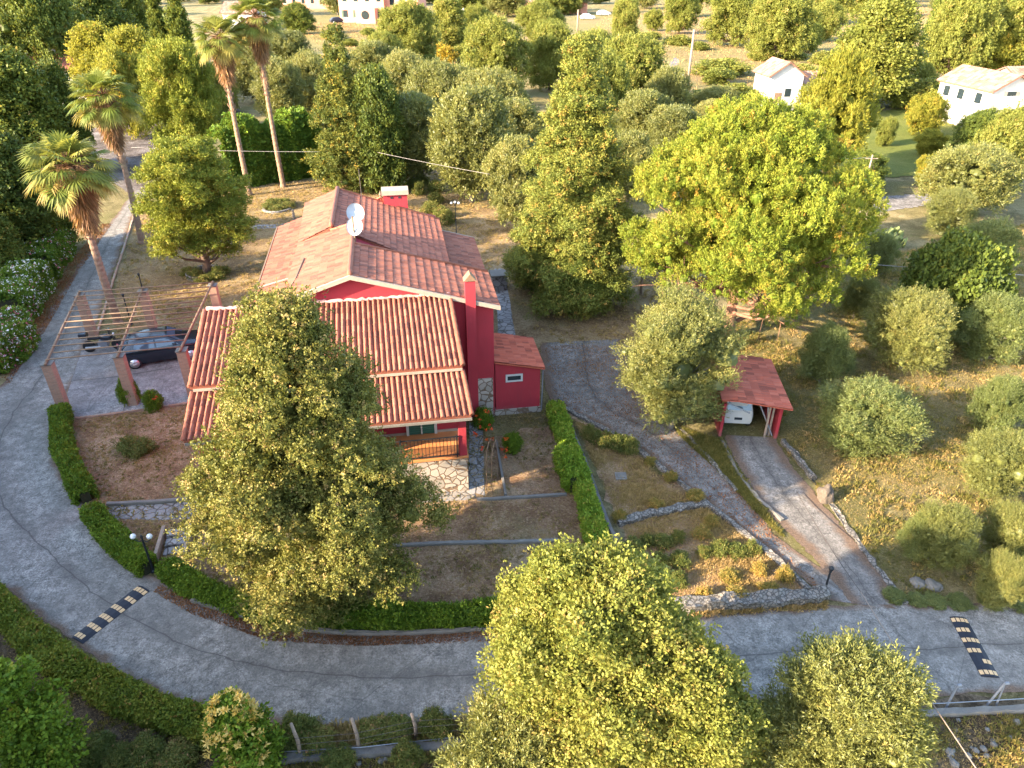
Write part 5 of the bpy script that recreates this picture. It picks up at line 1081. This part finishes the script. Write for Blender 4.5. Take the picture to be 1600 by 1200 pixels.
TAB = [
 # orchard on the right
 ('oliveg', 1295, 488, 596, 118, 'small grey-green olive below the lower right tufts of the stone pine', 'olive_tree', 0),
 ('olive', 1424, 462, 575, 180, 'wide low olive with golden tips below the fig tree', 'olive_tree', 1),
 ('olive', 1345, 418, 492, 75, 'small golden olive between the stone pine and the fig tree', 'olive_tree', 2),
 ('oliveg', 1350, 598, 712, 205, 'spreading grey-green olive right of the garage', 'olive_tree', 1),
 ('oliveg', 1568, 560, 672, 110, 'shaded grey-green olive at the right edge beside the orchard lawn', 'olive_tree', 0),
 ('olive', 1572, 640, 775, 150, 'sunlit yellow-green olive at the right edge above the lower olives', 'olive_tree', 0),
 ('olive', 1492, 735, 880, 130, 'pale olive with bare branches left of the lower right group', 'olive_tree', 2),
 ('olive', 1590, 775, 880, 120, 'sunlit olive at the right edge, middle one of the lower right group', 'olive_tree', 1),
 ('olive', 1572, 850, 948, 100, 'small bright olive just above the road at the right edge', 'olive_tree', 2),
 ('oliveg', 1440, 790, 872, 80, 'low grey-green bush in front of the pale olive with bare branches', 'olive_bush', 0),
 ('oliveg', 1555, 445, 560, 140, 'grey olive right of and below the fig tree', 'olive_tree', 1),
 ('fig', 1490, 385, 508, 165, 'dense round dark green fig tree on the right side', 'fig_tree', 0),
 ('oliveg', 1545, 345, 440, 130, 'dark grey-green olive behind the fig tree at the right edge', 'olive_tree', 0),
 ('oliveg', 1372, 370, 425, 80, 'low shaded olive just right of the stone pine', 'olive_tree', 0),
 ('olive', 1487, 300, 368, 100, 'small pale olive above the cactus on the right', 'olive_tree', 1),
 ('bgolive', 1512, 240, 330, 160, 'large grey olive below the white house at the upper right', 'olive_tree', 0),
 ('bgpine', 1308, 92, 258, 130, 'bright yellow-green garden pine right of the white cottage', 'garden_pine', 0),
 ('bgyellow', 1345, 268, 308, 62, 'bright round shrub at the foot of the leaning utility pole', 'shrub', 1),
 ('bgyellow', 1452, 248, 290, 46, 'bright green young tree beside the side road', 'young_tree', 0),
 ('bgyellow', 1449, 155, 208, 62, 'bright lime-green garden tree in front of the white house', 'garden_tree', 0),
 ('bgyellow', 1455, 208, 244, 52, 'round golden topiary tree on the watered lawn', 'topiary_tree', 1),
 ('bgoak2', 1385, 190, 228, 36, 'tiny garden tree with a white trunk on the watered lawn', 'garden_tree', 0),
 ('bgdark', 1525, 178, 252, 78, 'dark green bush in front of the white house wall', 'garden_tree', 0),
 ('bgoak2', 1575, 182, 290, 110, 'light green tree at the right edge below the white house', 'garden_tree', 1),
 ('bgoak2', 1440, 108, 158, 48, 'small leafy tree left of the white house', 'garden_tree', 2),
 ('bgyellow', 1556, 55, 120, 88, 'bright green round tree behind the white house', 'broad_tree', 1),
 ('bgdark', 1320, 130, 180, 80, 'dark tree behind the pale garden pine', 'broad_tree', 1),
 ('bgbush', 1430, 130, 168, 90, 'low bushes in front of the far garden lawn', 'shrub', 0),
 ('bgdark', 1350, 240, 292, 80, 'dark shrubbery on the near edge of the watered lawn', 'shrub', 2),
 ('bgolive', 1005, 150, 238, 90, 'grey olive filling the gap between the two conifers, beside the far lane', 'olive_tree', 0),
 ('bgolive', 1050, 172, 255, 90, 'grey olive just behind the left shoulder of the stone pine', 'olive_tree', 1),
 ('bgolive', 985, 215, 305, 80, 'dark olive pressed between the redwood-like conifer and the stone pine', 'olive_tree', 2),
 ('bgolive', 1110, 165, 215, 80, 'low olive along the edge of the straw field behind the stone pine', 'olive_tree', 1),
 ('bgbush', 1130, 95, 118, 90, 'dry bushes in the middle of the straw field', 'shrub', 1),
 # upper right field
 ('bgoak', 1375, 2, 150, 128, 'large oak standing in the straw field above the garden pine', 'oak_tree', 0),
 ('bgoak', 1500, -10, 112, 110, 'large grey-green oak above the white house', 'oak_tree', 1),
 ('bgoak', 1590, -5, 110, 80, 'grey-green oak at the upper right corner', 'oak_tree', 2),
 ('column', 1456, 0, 78, 20, 'thin sunlit cypress between two oaks at the upper right', 'cypress_tree', 0),
 ('bgoak', 1218, -12, 82, 115, 'broad oak in the straw field above the white cottage', 'oak_tree', 1),
 ('bgoak', 1150, -20, 62, 100, 'oak at the top edge left of the broad field oak', 'oak_tree', 2),
 ('bgoak', 1065, -15, 45, 60, 'rounded oak at the top edge above the tall field pole', 'oak_tree', 0),
 ('bgoak2', 977, 5, 66, 55, 'round isolated oak in the field beside the far parked cars', 'oak_tree', 0),
 ('bgoak2', 1022, 18, 46, 34, 'low round bush right of the isolated round oak', 'shrub', 1),
 ('bgoak2', 1290, 10, 60, 60, 'small oak right of the broad field oak', 'oak_tree', 2),
 ('bgbush', 1260, 40, 80, 50, 'bush at the foot of the broad field oak', 'shrub', 1),
 ('bgoak', 1290, -30, 30, 90, 'oak at the top edge above the garden pine', 'oak_tree', 0),
 ('bgolive', 1570, 130, 185, 40, 'little grey tree squeezed beside the white house gable', 'garden_tree', 1),
 # centre back
 ('bgoak', 640, 10, 100, 105, 'large oak at the top centre right of the salmon villa', 'oak_tree', 0),
 ('bgoak', 600, 55, 118, 90, 'oak below the salmon villa beside the straw field', 'oak_tree', 1),
 ('bgoak', 700, 0, 82, 60, 'oak with a visible trunk right of the large top centre oak', 'oak_tree', 2),
 ('bgoak', 772, 35, 140, 118, 'broad oak left of the redwood-like conifer', 'oak_tree', 1),
 ('bgoak2', 745, 15, 70, 60, 'oak between two broad oaks at the top centre', 'oak_tree', 1),
 ('bgoak2', 842, 12, 62, 80, 'dark oak in front of the low peach house', 'oak_tree', 2),
 ('bgoak', 860, 40, 130, 90, 'oak behind the tip of the redwood-like conifer', 'oak_tree', 2),
 ('bgoak', 985, 62, 165, 125, 'wide oak beside the far lane', 'oak_tree', 0),
 ('bgoak', 930, 55, 150, 90, 'oak immediately behind the redwood-like conifer', 'oak_tree', 1),
 ('bgoak2', 940, 100, 210, 110, 'low oak behind the right side of the redwood-like conifer', 'oak_tree', 0),
 ('bgolive', 1045, 118, 192, 90, 'pale olive above the crown of the stone pine', 'olive_tree', 1),
 ('bgolive', 1120, 142, 185, 80, 'grey shrubs between the tall field pole and the stone pine', 'olive_tree', 0),
 ('bgolive', 645, 158, 288, 110, 'nearest olive with a lit twin trunk behind the house', 'olive_tree', 0),
 ('bgolive', 735, 150, 300, 130, 'large dark olive right of the twin-trunk olive', 'olive_tree', 1),
 ('bgolive', 800, 165, 265, 110, 'shaded olive left of the redwood-like conifer', 'olive_tree', 2),
 ('bgolive', 770, 125, 220, 130, 'blue-grey olive in the second row behind the house', 'olive_tree', 0),
 ('bgolive', 690, 112, 205, 120, 'blue-grey olive between the conifer and the second row', 'olive_tree', 2),
 ('bgolive', 635, 95, 175, 110, 'pale olive in the third row behind the dark conifer', 'olive_tree', 1),
 ('bgolive', 585, 72, 150, 80, 'pale olive just right of the tip of the dark conifer', 'olive_tree', 0),
 ('bgolive', 450, 55, 130, 80, 'silvery olive left of the tip of the dark conifer', 'olive_tree', 1),
 ('bgolive', 485, 95, 175, 90, 'silvery olive beside the palm trunk, left of the dark conifer', 'olive_tree', 2),
 ('bgolive', 437, 100, 190, 80, 'pale olive between the two tall palm trunks', 'olive_tree', 0),
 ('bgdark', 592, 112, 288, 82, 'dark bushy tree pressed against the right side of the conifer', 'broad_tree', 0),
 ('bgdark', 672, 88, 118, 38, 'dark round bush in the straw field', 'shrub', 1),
 ('bgolive', 805, 225, 345, 90, 'pale olive in front of the redwood-like conifer, right of the lawn', 'olive_tree', 1),
 ('bgdark', 465, 8, 50, 60, 'green tree at the top edge behind the right palm crown', 'broad_tree', 2),
 ('bgyellow', 590, 8, 32, 30, 'small bright tree beside the salmon villa', 'shrub', 0),
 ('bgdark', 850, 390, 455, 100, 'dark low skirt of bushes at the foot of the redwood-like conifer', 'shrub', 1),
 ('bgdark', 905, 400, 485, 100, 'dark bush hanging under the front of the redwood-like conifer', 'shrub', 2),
 # upper left
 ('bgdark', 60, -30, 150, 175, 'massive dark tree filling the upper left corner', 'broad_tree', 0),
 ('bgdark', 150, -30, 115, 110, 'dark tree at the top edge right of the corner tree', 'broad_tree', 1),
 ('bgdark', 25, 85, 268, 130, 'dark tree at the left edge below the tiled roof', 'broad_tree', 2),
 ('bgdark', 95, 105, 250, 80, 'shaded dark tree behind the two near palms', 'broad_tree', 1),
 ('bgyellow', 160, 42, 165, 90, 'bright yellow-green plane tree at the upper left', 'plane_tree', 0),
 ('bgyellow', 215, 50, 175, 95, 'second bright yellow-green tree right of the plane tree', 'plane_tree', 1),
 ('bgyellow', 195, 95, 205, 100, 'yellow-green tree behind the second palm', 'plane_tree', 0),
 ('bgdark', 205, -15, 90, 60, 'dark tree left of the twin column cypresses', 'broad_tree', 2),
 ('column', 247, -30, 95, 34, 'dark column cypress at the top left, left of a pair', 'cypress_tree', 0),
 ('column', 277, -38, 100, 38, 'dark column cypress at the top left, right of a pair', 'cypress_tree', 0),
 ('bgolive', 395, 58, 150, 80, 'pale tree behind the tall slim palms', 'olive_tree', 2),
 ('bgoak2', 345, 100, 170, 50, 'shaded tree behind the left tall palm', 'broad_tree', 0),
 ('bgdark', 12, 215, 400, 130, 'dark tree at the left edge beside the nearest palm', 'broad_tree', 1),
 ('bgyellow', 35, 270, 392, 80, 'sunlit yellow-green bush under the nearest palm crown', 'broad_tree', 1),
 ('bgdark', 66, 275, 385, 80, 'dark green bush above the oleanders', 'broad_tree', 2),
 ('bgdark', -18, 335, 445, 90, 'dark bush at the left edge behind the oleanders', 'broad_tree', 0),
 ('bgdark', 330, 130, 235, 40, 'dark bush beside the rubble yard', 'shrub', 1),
]
for sp, cx, tp, by, w, lab, nm, var in TAB:
    cat = 'shrub' if nm == 'shrub' else 'tree'
    T(sp, cx, tp, by, w, lab, name=nm, cat=cat, var=var, trunk=any(k in lab for k in ('twin trunk', 'topiary', 'white trunk', 'visible trunk', 'cypress at', 'column cypress', 'nearest olive')))
# far belt behind the houses
rnd = random.Random(77)
for i in range(85):
    x = rnd.uniform(-210, 210); y = rnd.uniform(262, 430)
    plant(['bgoak', 'bgdark', 'bgoak2', 'bgolive'][i % 4], Vector((x, y, 0)), rnd.uniform(6, 11), rnd.uniform(5, 8), 'distant tree in the far belt behind the houses at the top edge', name='far_tree', group='distant trees at the top edge', var=i % 3)
# trees and slope outside the left and lower edge whose shade falls on the road and the west lawn
for i, (x, y, h_, r_) in enumerate(((-27, 13, 9, 5), (-32, 18.5, 10, 5), (-38, 25, 10, 5), (-26, 6, 9, 5), (-21, 4, 8.5, 4.5), (-15, 1.5, 7.5, 4.2), (-33, 9, 10, 6), (-46, 31, 11, 6), (-9, 3, 5.5, 3.4), (-42, 14, 11, 6))):
    plant('bgdark', Vector((x, y, 0)), h_, r_, 'dark tree standing outside the lower left edge of the picture', name='broad_tree', group='trees beyond the lower left edge', var=i % 3)
# ---------------------------------------------------------------- small plants
def dot_plants(sp, pts, label, name, group, Hh, Rr, leafv=None, cat='shrub', jit=.25):
    rnd = random.Random(len(pts)*3+len(label)); ORD = 'leftmost,second,third,fourth,fifth,sixth,seventh,eighth,ninth,tenth,eleventh,twelfth,thirteenth,fourteenth,fifteenth'.split(',')
    rank = {p: i for i, p in enumerate(sorted(pts))}
    for k, p in enumerate(pts):
        f = rnd.uniform(.75, 1.25); plant(sp, G(p[0], p[1]), Hh*f, Rr*rnd.uniform(.8, 1.2), label+(', ' + (ORD[rank[p]] if rank[p] == 0 else ORD[rank[p]]+' from the left')) if isinstance(label, str) else label[k], cat, name, group, k % 3, leaf=leafv)
dot_plants('shrub', [(990, 858), (1012, 850), (1035, 852), (1058, 846), (1030, 880), (1000, 885), (1060, 912), (1030, 905), (1012, 925), (1100, 868), (1125, 862), (1150, 866), (1175, 862), (1060, 880)], 'low dark green shrub in the rows of the lower flower bed', 'low_shrub', 'low shrubs in the lower flower bed', .3, .27)
dot_plants('shrub', [(930, 690), (945, 697), (920, 684), (960, 700), (975, 703), (985, 706)], 'dark rose bush at the top of the triangular flower bed', 'rose_bush', 'rose bushes in the triangular flower bed', .45, .3)
dot_plants('shrub', [(1015, 725), (1048, 750), (1085, 782), (1025, 795), (968, 812), (1110, 820), (1095, 838), (1140, 905), (1185, 895), (1225, 905), (1100, 935), (1150, 935), (1200, 925)], 'yellowish dry shrub along the kerb of the flower bed', 'dry_shrub', 'dry shrubs along the driveway kerb', .28, .25, leafm('dry_shrub_leaf', [(0, (.06, .07, .02)), (.45, (.13, .12, .035)), (.8, (.24, .17, .06)), (1, (.34, .17, .07))]))
dot_plants('shrub', [(205, 705), (215, 700), (228, 704), (200, 700), (218, 709)], 'low dark plants in the round flower patch on the west lawn', 'low_shrub', 'plants in the round patch on the west lawn', .35, .38)
dot_plants('shrub', [(305, 437), (320, 440), (337, 436), (345, 430), (298, 430)], 'yellow-green plants in the ring under the small spruce', 'low_shrub', 'plants in the ring under the spruce', .4, .45)
dot_plants('shrub', [(422, 326), (436, 328), (450, 325), (430, 322), (445, 321)], 'low green plants in the ring on the back lawn', 'low_shrub', 'plants in the ring on the back lawn', .35, .55)
dot_plants('shrub', [(645, 295), (660, 288), (680, 318), (672, 332), (690, 340), (700, 350), (655, 305), (682, 300)], 'small shrubs in the dark bed behind the back chimney', 'low_shrub', 'shrubs behind the back chimney', .7, .6)
dot_plants('bush', [(205, 628), (748, 640), (755, 668)], ['leafy rose climbing the foot of the middle front brick pillar', 'dark climbing shrub against the east wall by the porch', 'leafy climber at the top of the rose arch'], 'climbing_plant', None, 1.1, .42)
dot_plants('bush', [(242, 638), (800, 705)], ['thin rose bush beside the right front brick pillar', 'small rose bush on the lawn east of the arch'], 'rose_bush', None, .9, .35)
dot_plants('bgbush', [(1090, 78), (1120, 130), (1150, 150), (1185, 95), (1210, 130), (1255, 118), (1290, 100), (1100, 165), (1240, 92), (1020, 62), (1175, 165), (1430, 95), (905, 75), (1285, 145), (1060, 70)], 'green scrub bush dotted in the straw field', 'scrub_bush', 'scrub bushes dotted over the straw field', 1.6, 2.6)
dot_plants('bgbush', [(520, 60), (548, 72), (575, 55), (610, 42), (700, 118), (720, 88), (665, 60), (735, 105)], 'green scrub bush in the field below the salmon villa', 'scrub_bush', 'scrub bushes below the salmon villa', 1.5, 2.2)
fl = MB()
rng = np.random.default_rng(3)
P = np.array([tuple(G(px, py, z)) for px, py, z in ((752, 668, 1.2), (748, 655, 1.4), (741, 680, .9), (765, 690, 1.0), (770, 668, 1.9), (760, 640, 1.8), (784, 700, .6), (795, 710, .6), (242, 622, 1.0), (758, 700, .7), (788, 690, .8))])
hosts = [o for o in bpy.data.objects if o.parent is None and o.get('category') == 'shrub' and ('climb' in o['label'] or 'rose bush' in o['label'])]
for k, q in enumerate(P):
    for e in range(2):
        hst = min(hosts, key=lambda o: (Vector((o.location.x, o.location.y))-Vector((q[0], q[1]))).length); p = q+rng.normal(size=3)*.09
        o = link('bloom', leaf_mesh('bloom', [cluster_leaves(rng, p[None], norm(np.array([[0, -.6, 1.]])), 12, .03, .03, .07, .055, 1.2, rng.uniform(0, 1, 1))]), L_REDF, hst)
        o.matrix_parent_inverse = Matrix.LocRotScale(hst.location, hst.rotation_euler, hst.scale).inverted()
dot_plants('bush', [(20+i*0, 1195) for i in range(0)], '', '', None, 1, 1)
dot_plants('bush', [(150, 1180), (190, 1195), (235, 1185), (120, 1200), (500, 1165), (530, 1195), (585, 1150), (620, 1148), (680, 1145), (430, 1170), (280, 1190), (470, 1150), (1170, 1150), (1200, 1120), (640, 1192)], 'scrubby weeds on the dark soil below the lower road', 'weed_bush', 'weed bushes below the lower road', .45, .42, L_LAV)
dot_plants('bush', [(1432, 940), (1460, 942), (1545, 942), (1590, 948), (1395, 935), (1500, 944)], 'rough green weeds on the verge above the right speed bump', 'weed_bush', 'weed bushes on the right verge', .2, .3, L_OLVG)
# prickly pear
ct = thing('cactus', 'large prickly pear cactus beside the right-hand garden kerb', 'cactus', G(1388, 385)); m = MB(); rnd = random.Random(2)
for i in range(120):
    a = rnd.uniform(0, 6.28); r_ = rnd.uniform(0, 1)**.6*1.0; z = rnd.uniform(.1, 1.6)*(1-.5*r_); c = Vector((math.cos(a)*r_, math.sin(a)*r_, z)); q = rnd.uniform(0, 3.14); vs = []
    u_ = Vector((math.cos(q), math.sin(q), rnd.uniform(-.4, .4))).normalized(); w_ = u_.cross(Vector((math.cos(q+1.5), math.sin(q+1.5), .5))).normalized(); n_ = u_.cross(w_)
    for s_, k in ((-.02, .85), (0, 1), (.02, .85)):
        for j in range(10): t_ = j*.628; vs.append(c+(u_*math.cos(t_)*.12+w_*math.sin(t_)*.18)*k+n_*s_)
    fs = [tuple(range(10))[::-1], tuple(range(20, 30))]+[(b*10+j, b*10+(j+1) % 10, (b+1)*10+(j+1) % 10, (b+1)*10+j) for b in (0, 1) for j in range(10)]
    m.add(vs, fs)
m.build('pads', plain('cactus_green', (.17, .2, .06), .6, .3, 3), ct, True)
# yellow broom flowers in the field
for px, py, wl in ((695, 97, 'right-hand'), (684, 92, 'middle'), (662, 78, 'left-hand')): plant('bgbush', G(px, py), 2.2, 2.4, wl+' yellow flowering broom bush in the field right of the salmon villa', 'shrub', 'broom_bush', 'yellow broom bushes in the field', 0, leaf=leafm('broom_leaf_%d' % px, [(0, (.08, .09, .015)), (.5, (.16, .13, .02)), (1, (.26, .19, .02))]))
# ---------------------------------------------------------------- grass and litter (nobody could count it)
def scatter(name, label, cat, poly, n, L, Wd, leafmat, seed, up=1.0, rand=.7, dens=None, z=.0):
    rng = np.random.default_rng(seed); P = np.array([tuple(p)[:2] for p in gpx(poly)]); lo = P.min(0); hi = P.max(0); out = []
    tri = len(P)
    while sum(len(o) for o in out) < n:
        q = rng.uniform(lo, hi, (n, 2)); ins = np.zeros(n, bool); j = tri-1
        for i in range(tri):
            a, b = P[i], P[j]; c = ((a[1] > q[:, 1]) != (b[1] > q[:, 1])) & (q[:, 0] < (b[0]-a[0])*(q[:, 1]-a[1])/(b[1]-a[1]+1e-12)+a[0]); ins ^= c; j = i
        q = q[ins]; v = np.sin(q[:, 0]*.9+np.sin(q[:, 1]*.7)*2)*np.sin(q[:, 1]*1.1+np.sin(q[:, 0]*.5)*2); q = q[rng.uniform(-1, 1.2, len(q)) < v+.55]; out.append(q)
    q = np.concatenate(out)[:n]; pos = np.concatenate([q, np.full((n, 1), z)], 1); ax = norm(rng.normal(size=(n, 3))*rand+np.array([0, 0, up])); ax[:, 2] = np.abs(ax[:, 2])
    tint = np.clip(.5+.3*np.sin(q[:, 0]*.35)*np.cos(q[:, 1]*.4)+rng.normal(size=n)*.18, 0, 1)
    o = link(name, leaf_mesh(name, [leaf_arrays(rng, pos, ax, L, Wd, tint)]), leafmat); o['kind'] = 'stuff'; o['label'] = label; o['category'] = cat; return o
ORCH = [(1420, 940), (1215, 690), (1120, 520), (1380, 400), (1700, 330), (1800, 930)]
scatter('orchard_grass', 'dry grass of the orchard on the right', 'grass', ORCH, 150000, .08, .014, L_GRN, 1)
scatter('straw_tufts', 'straw-coloured grass of the orchard', 'grass', ORCH, 110000, .08, .011, L_DRY, 2)
scatter('lawn_grass', 'short dry grass of the lawns in front of the house', 'grass', [(112, 652), (300, 630), (640, 780), (790, 640), (868, 640), (950, 850), (965, 940), (790, 955), (420, 955), (240, 880), (130, 775)], 110000, .05, .012, L_DRY, 3, rand=1.1)
scatter('bed_grass', 'dry weeds of the triangular flower bed', 'grass', [(895, 655), (975, 698), (1095, 790), (1200, 865), (1262, 930), (1040, 948), (985, 850), (930, 730)], 60000, .07, .014, L_DRY, 4, rand=1.0)
scatter('wedge_grass', 'weeds on the wedge between the two driveways', 'grass', [(1045, 660), (1127, 690), (1160, 745), (1225, 840), (1190, 810), (1120, 735), (1060, 680)], 26000, .11, .018, L_GRN, 5)
scatter('back_grass', 'dry grass of the back lawn', 'grass', [(185, 440), (215, 335), (380, 290), (700, 270), (1100, 430), (1110, 520), (960, 540), (850, 540), (770, 420), (400, 480), (300, 520), (180, 545)], 90000, .08, .022, L_DRY, 6, rand=1.0)
scatter('field_grass', 'tall straw-coloured grass of the far field', 'grass', [(900, 70), (960, 10), (1600, -20), (1700, 60), (1420, 165), (1180, 170), (1000, 170), (880, 120)], 60000, .35, .12, L_STRAW, 7)
scatter('field_grass', 'tall straw-coloured grass of the field below the salmon villa', 'grass', [(430, 40), (760, 25), (780, 130), (700, 150), (520, 80)], 20000, .35, .12, L_STRAW, 8)
scatter('lower_weeds', 'dry weeds on the dark soil below the lower road', 'grass', [(-60, 960), (200, 1095), (380, 1150), (1000, 1135), (1400, 1115), (1700, 1100), (1700, 1300), (-60, 1300)], 50000, .08, .014, L_DRY, 9, rand=1.2)
scatter('fallen_leaves', 'brown fallen leaves on the driveway', 'leaves', [(850, 540), (960, 540), (1000, 640), (1075, 675), (1150, 765), (1240, 870), (1300, 940), (1200, 860), (1095, 780), (975, 690), (870, 630)], 9000, .05, .04, L_LITT, 10, up=.3, rand=1.0, z=.02)
scatter('fallen_leaves', 'brown fallen leaves along the inner edge of the road', 'leaves', [(250, 915), (340, 955), (440, 985), (560, 995), (800, 985), (800, 1002), (560, 1010), (420, 1002), (300, 960), (240, 925)], 7000, .05, .035, L_LITT, 11, up=.3, rand=1.0, z=.015)
scatter('fallen_leaves', 'brown fallen leaves beside the shaded upper road', 'leaves', [(0, 590), (60, 490), (110, 410), (160, 350), (175, 350), (120, 430), (75, 510), (15, 600)], 9000, .06, .045, L_LITT, 12, up=.3, rand=1.0, z=.012)
def tufts(name, label, poly, n, L, Wd, lm, seed, k=11, cat='grass'):
    rng = np.random.default_rng(seed); P = np.array([tuple(p)[:2] for p in gpx(poly)]); lo = P.min(0); hi = P.max(0); q = rng.uniform(lo, hi, (n*6, 2)); ins = np.zeros(len(q), bool); j = len(P)-1
    for i in range(len(P)):
        a, b = P[i], P[j]; ins ^= ((a[1] > q[:, 1]) != (b[1] > q[:, 1])) & (q[:, 0] < (b[0]-a[0])*(q[:, 1]-a[1])/(b[1]-a[1]+1e-12)+a[0]); j = i
    q = q[ins]; v = np.sin(q[:, 0]*1.3+seed+np.sin(q[:, 1]*.9)*2)*np.sin(q[:, 1]*1.2+np.sin(q[:, 0]*.8)*2); q = q[rng.uniform(-.6, 1.0, len(q)) < v][:n]; M = len(q)
    pos = np.concatenate([q, np.zeros((M, 1))], 1); sz = rng.uniform(.5, 1.4, (M, 1)); P2 = np.repeat(pos, k, 0)+rng.normal(size=(M*k, 3))*np.array([1, 1, 0])*np.repeat(sz, k, 0)*L*.35
    ax = norm(rng.normal(size=(M*k, 3))*np.array([.7, .7, .2])+np.array([0, 0, 1.0])); v4, t4 = leaf_arrays(rng, P2, ax, 1.0, 1.0, np.repeat(rng.uniform(.1, .95, M), k)+rng.normal(size=M*k)*.1)
    c0 = v4[:, :1]; v4 = c0+(v4-c0)*np.repeat(sz, k, 0)[:, :, None]*np.array([L, L, L]); 
    mid = (v4[:, 0]+v4[:, 2])/2; sd_ = norm(np.cross(ax, rng.normal(size=ax.shape)))*Wd/2; v4[:, 1] = mid+sd_; v4[:, 3] = mid-sd_
    o = link(name, leaf_mesh(name, [(v4, np.clip(t4, 0, 1))]), lm); o['kind'] = 'stuff'; o['label'] = label; o['category'] = cat
tufts('weed_tufts', 'green weed tufts dotted over the orchard grass', ORCH, 7000, .15, .035, L_GRN, 31)
tufts('straw_tufts', 'pale dry tufts dotted over the orchard grass', ORCH, 6000, .13, .03, L_DRY, 32)
tufts('straw_tufts', 'pale dry tufts on the back lawn', [(185, 440), (215, 335), (380, 290), (700, 270), (1100, 430), (1110, 520), (960, 540), (850, 540), (770, 420), (400, 480), (300, 520), (180, 545)], 5000, .13, .035, L_DRY, 33)
tufts('weed_tufts', 'green weed tufts on the lawns in front of the house', [(112, 655), (300, 635), (560, 780), (790, 640), (868, 640), (950, 850), (965, 940), (790, 955), (420, 955), (240, 880), (130, 775)], 1500, .09, .022, L_GRN, 34)
tufts('straw_tufts', 'dry tufts on the lawns in front of the house', [(112, 655), (300, 635), (560, 780), (790, 640), (868, 640), (950, 850), (965, 940), (790, 955), (420, 955), (240, 880), (130, 775)], 4500, .07, .018, L_DRY, 35)
tufts('straw_tufts', 'dry tufts in the triangular flower bed', [(895, 655), (975, 698), (1095, 790), (1200, 865), (1262, 930), (1040, 948), (985, 850), (930, 730)], 3500, .11, .02, L_DRY, 36)
tufts('weed_tufts', 'green weeds on the wedge between the two driveways and along the verge', [(1045, 660), (1127, 690), (1160, 745), (1225, 840), (1190, 810), (1120, 735), (1060, 680)], 1500, .14, .03, L_GRN, 37)
tufts('weed_tufts', 'weeds at the foot of the stone wall along the road', [(1040, 955), (1290, 938), (1290, 950), (1040, 968)], 500, .12, .025, L_DRY, 38)
tufts('weed_tufts', 'weeds on the strip between the lower road and the fence', [(400, 1140), (760, 1125), (760, 1160), (400, 1185)], 1200, .14, .03, L_DRY, 39)
tufts('weed_tufts', 'rough weeds on the dark soil below the lower road', [(-60, 1000), (200, 1110), (380, 1170), (1000, 1150), (1400, 1125), (1700, 1110), (1700, 1300), (-60, 1300)], 5000, .12, .025, L_GRN, 40)
# ---------------------------------------------------------------- names of children follow Blender's own numbering; nothing is hidden
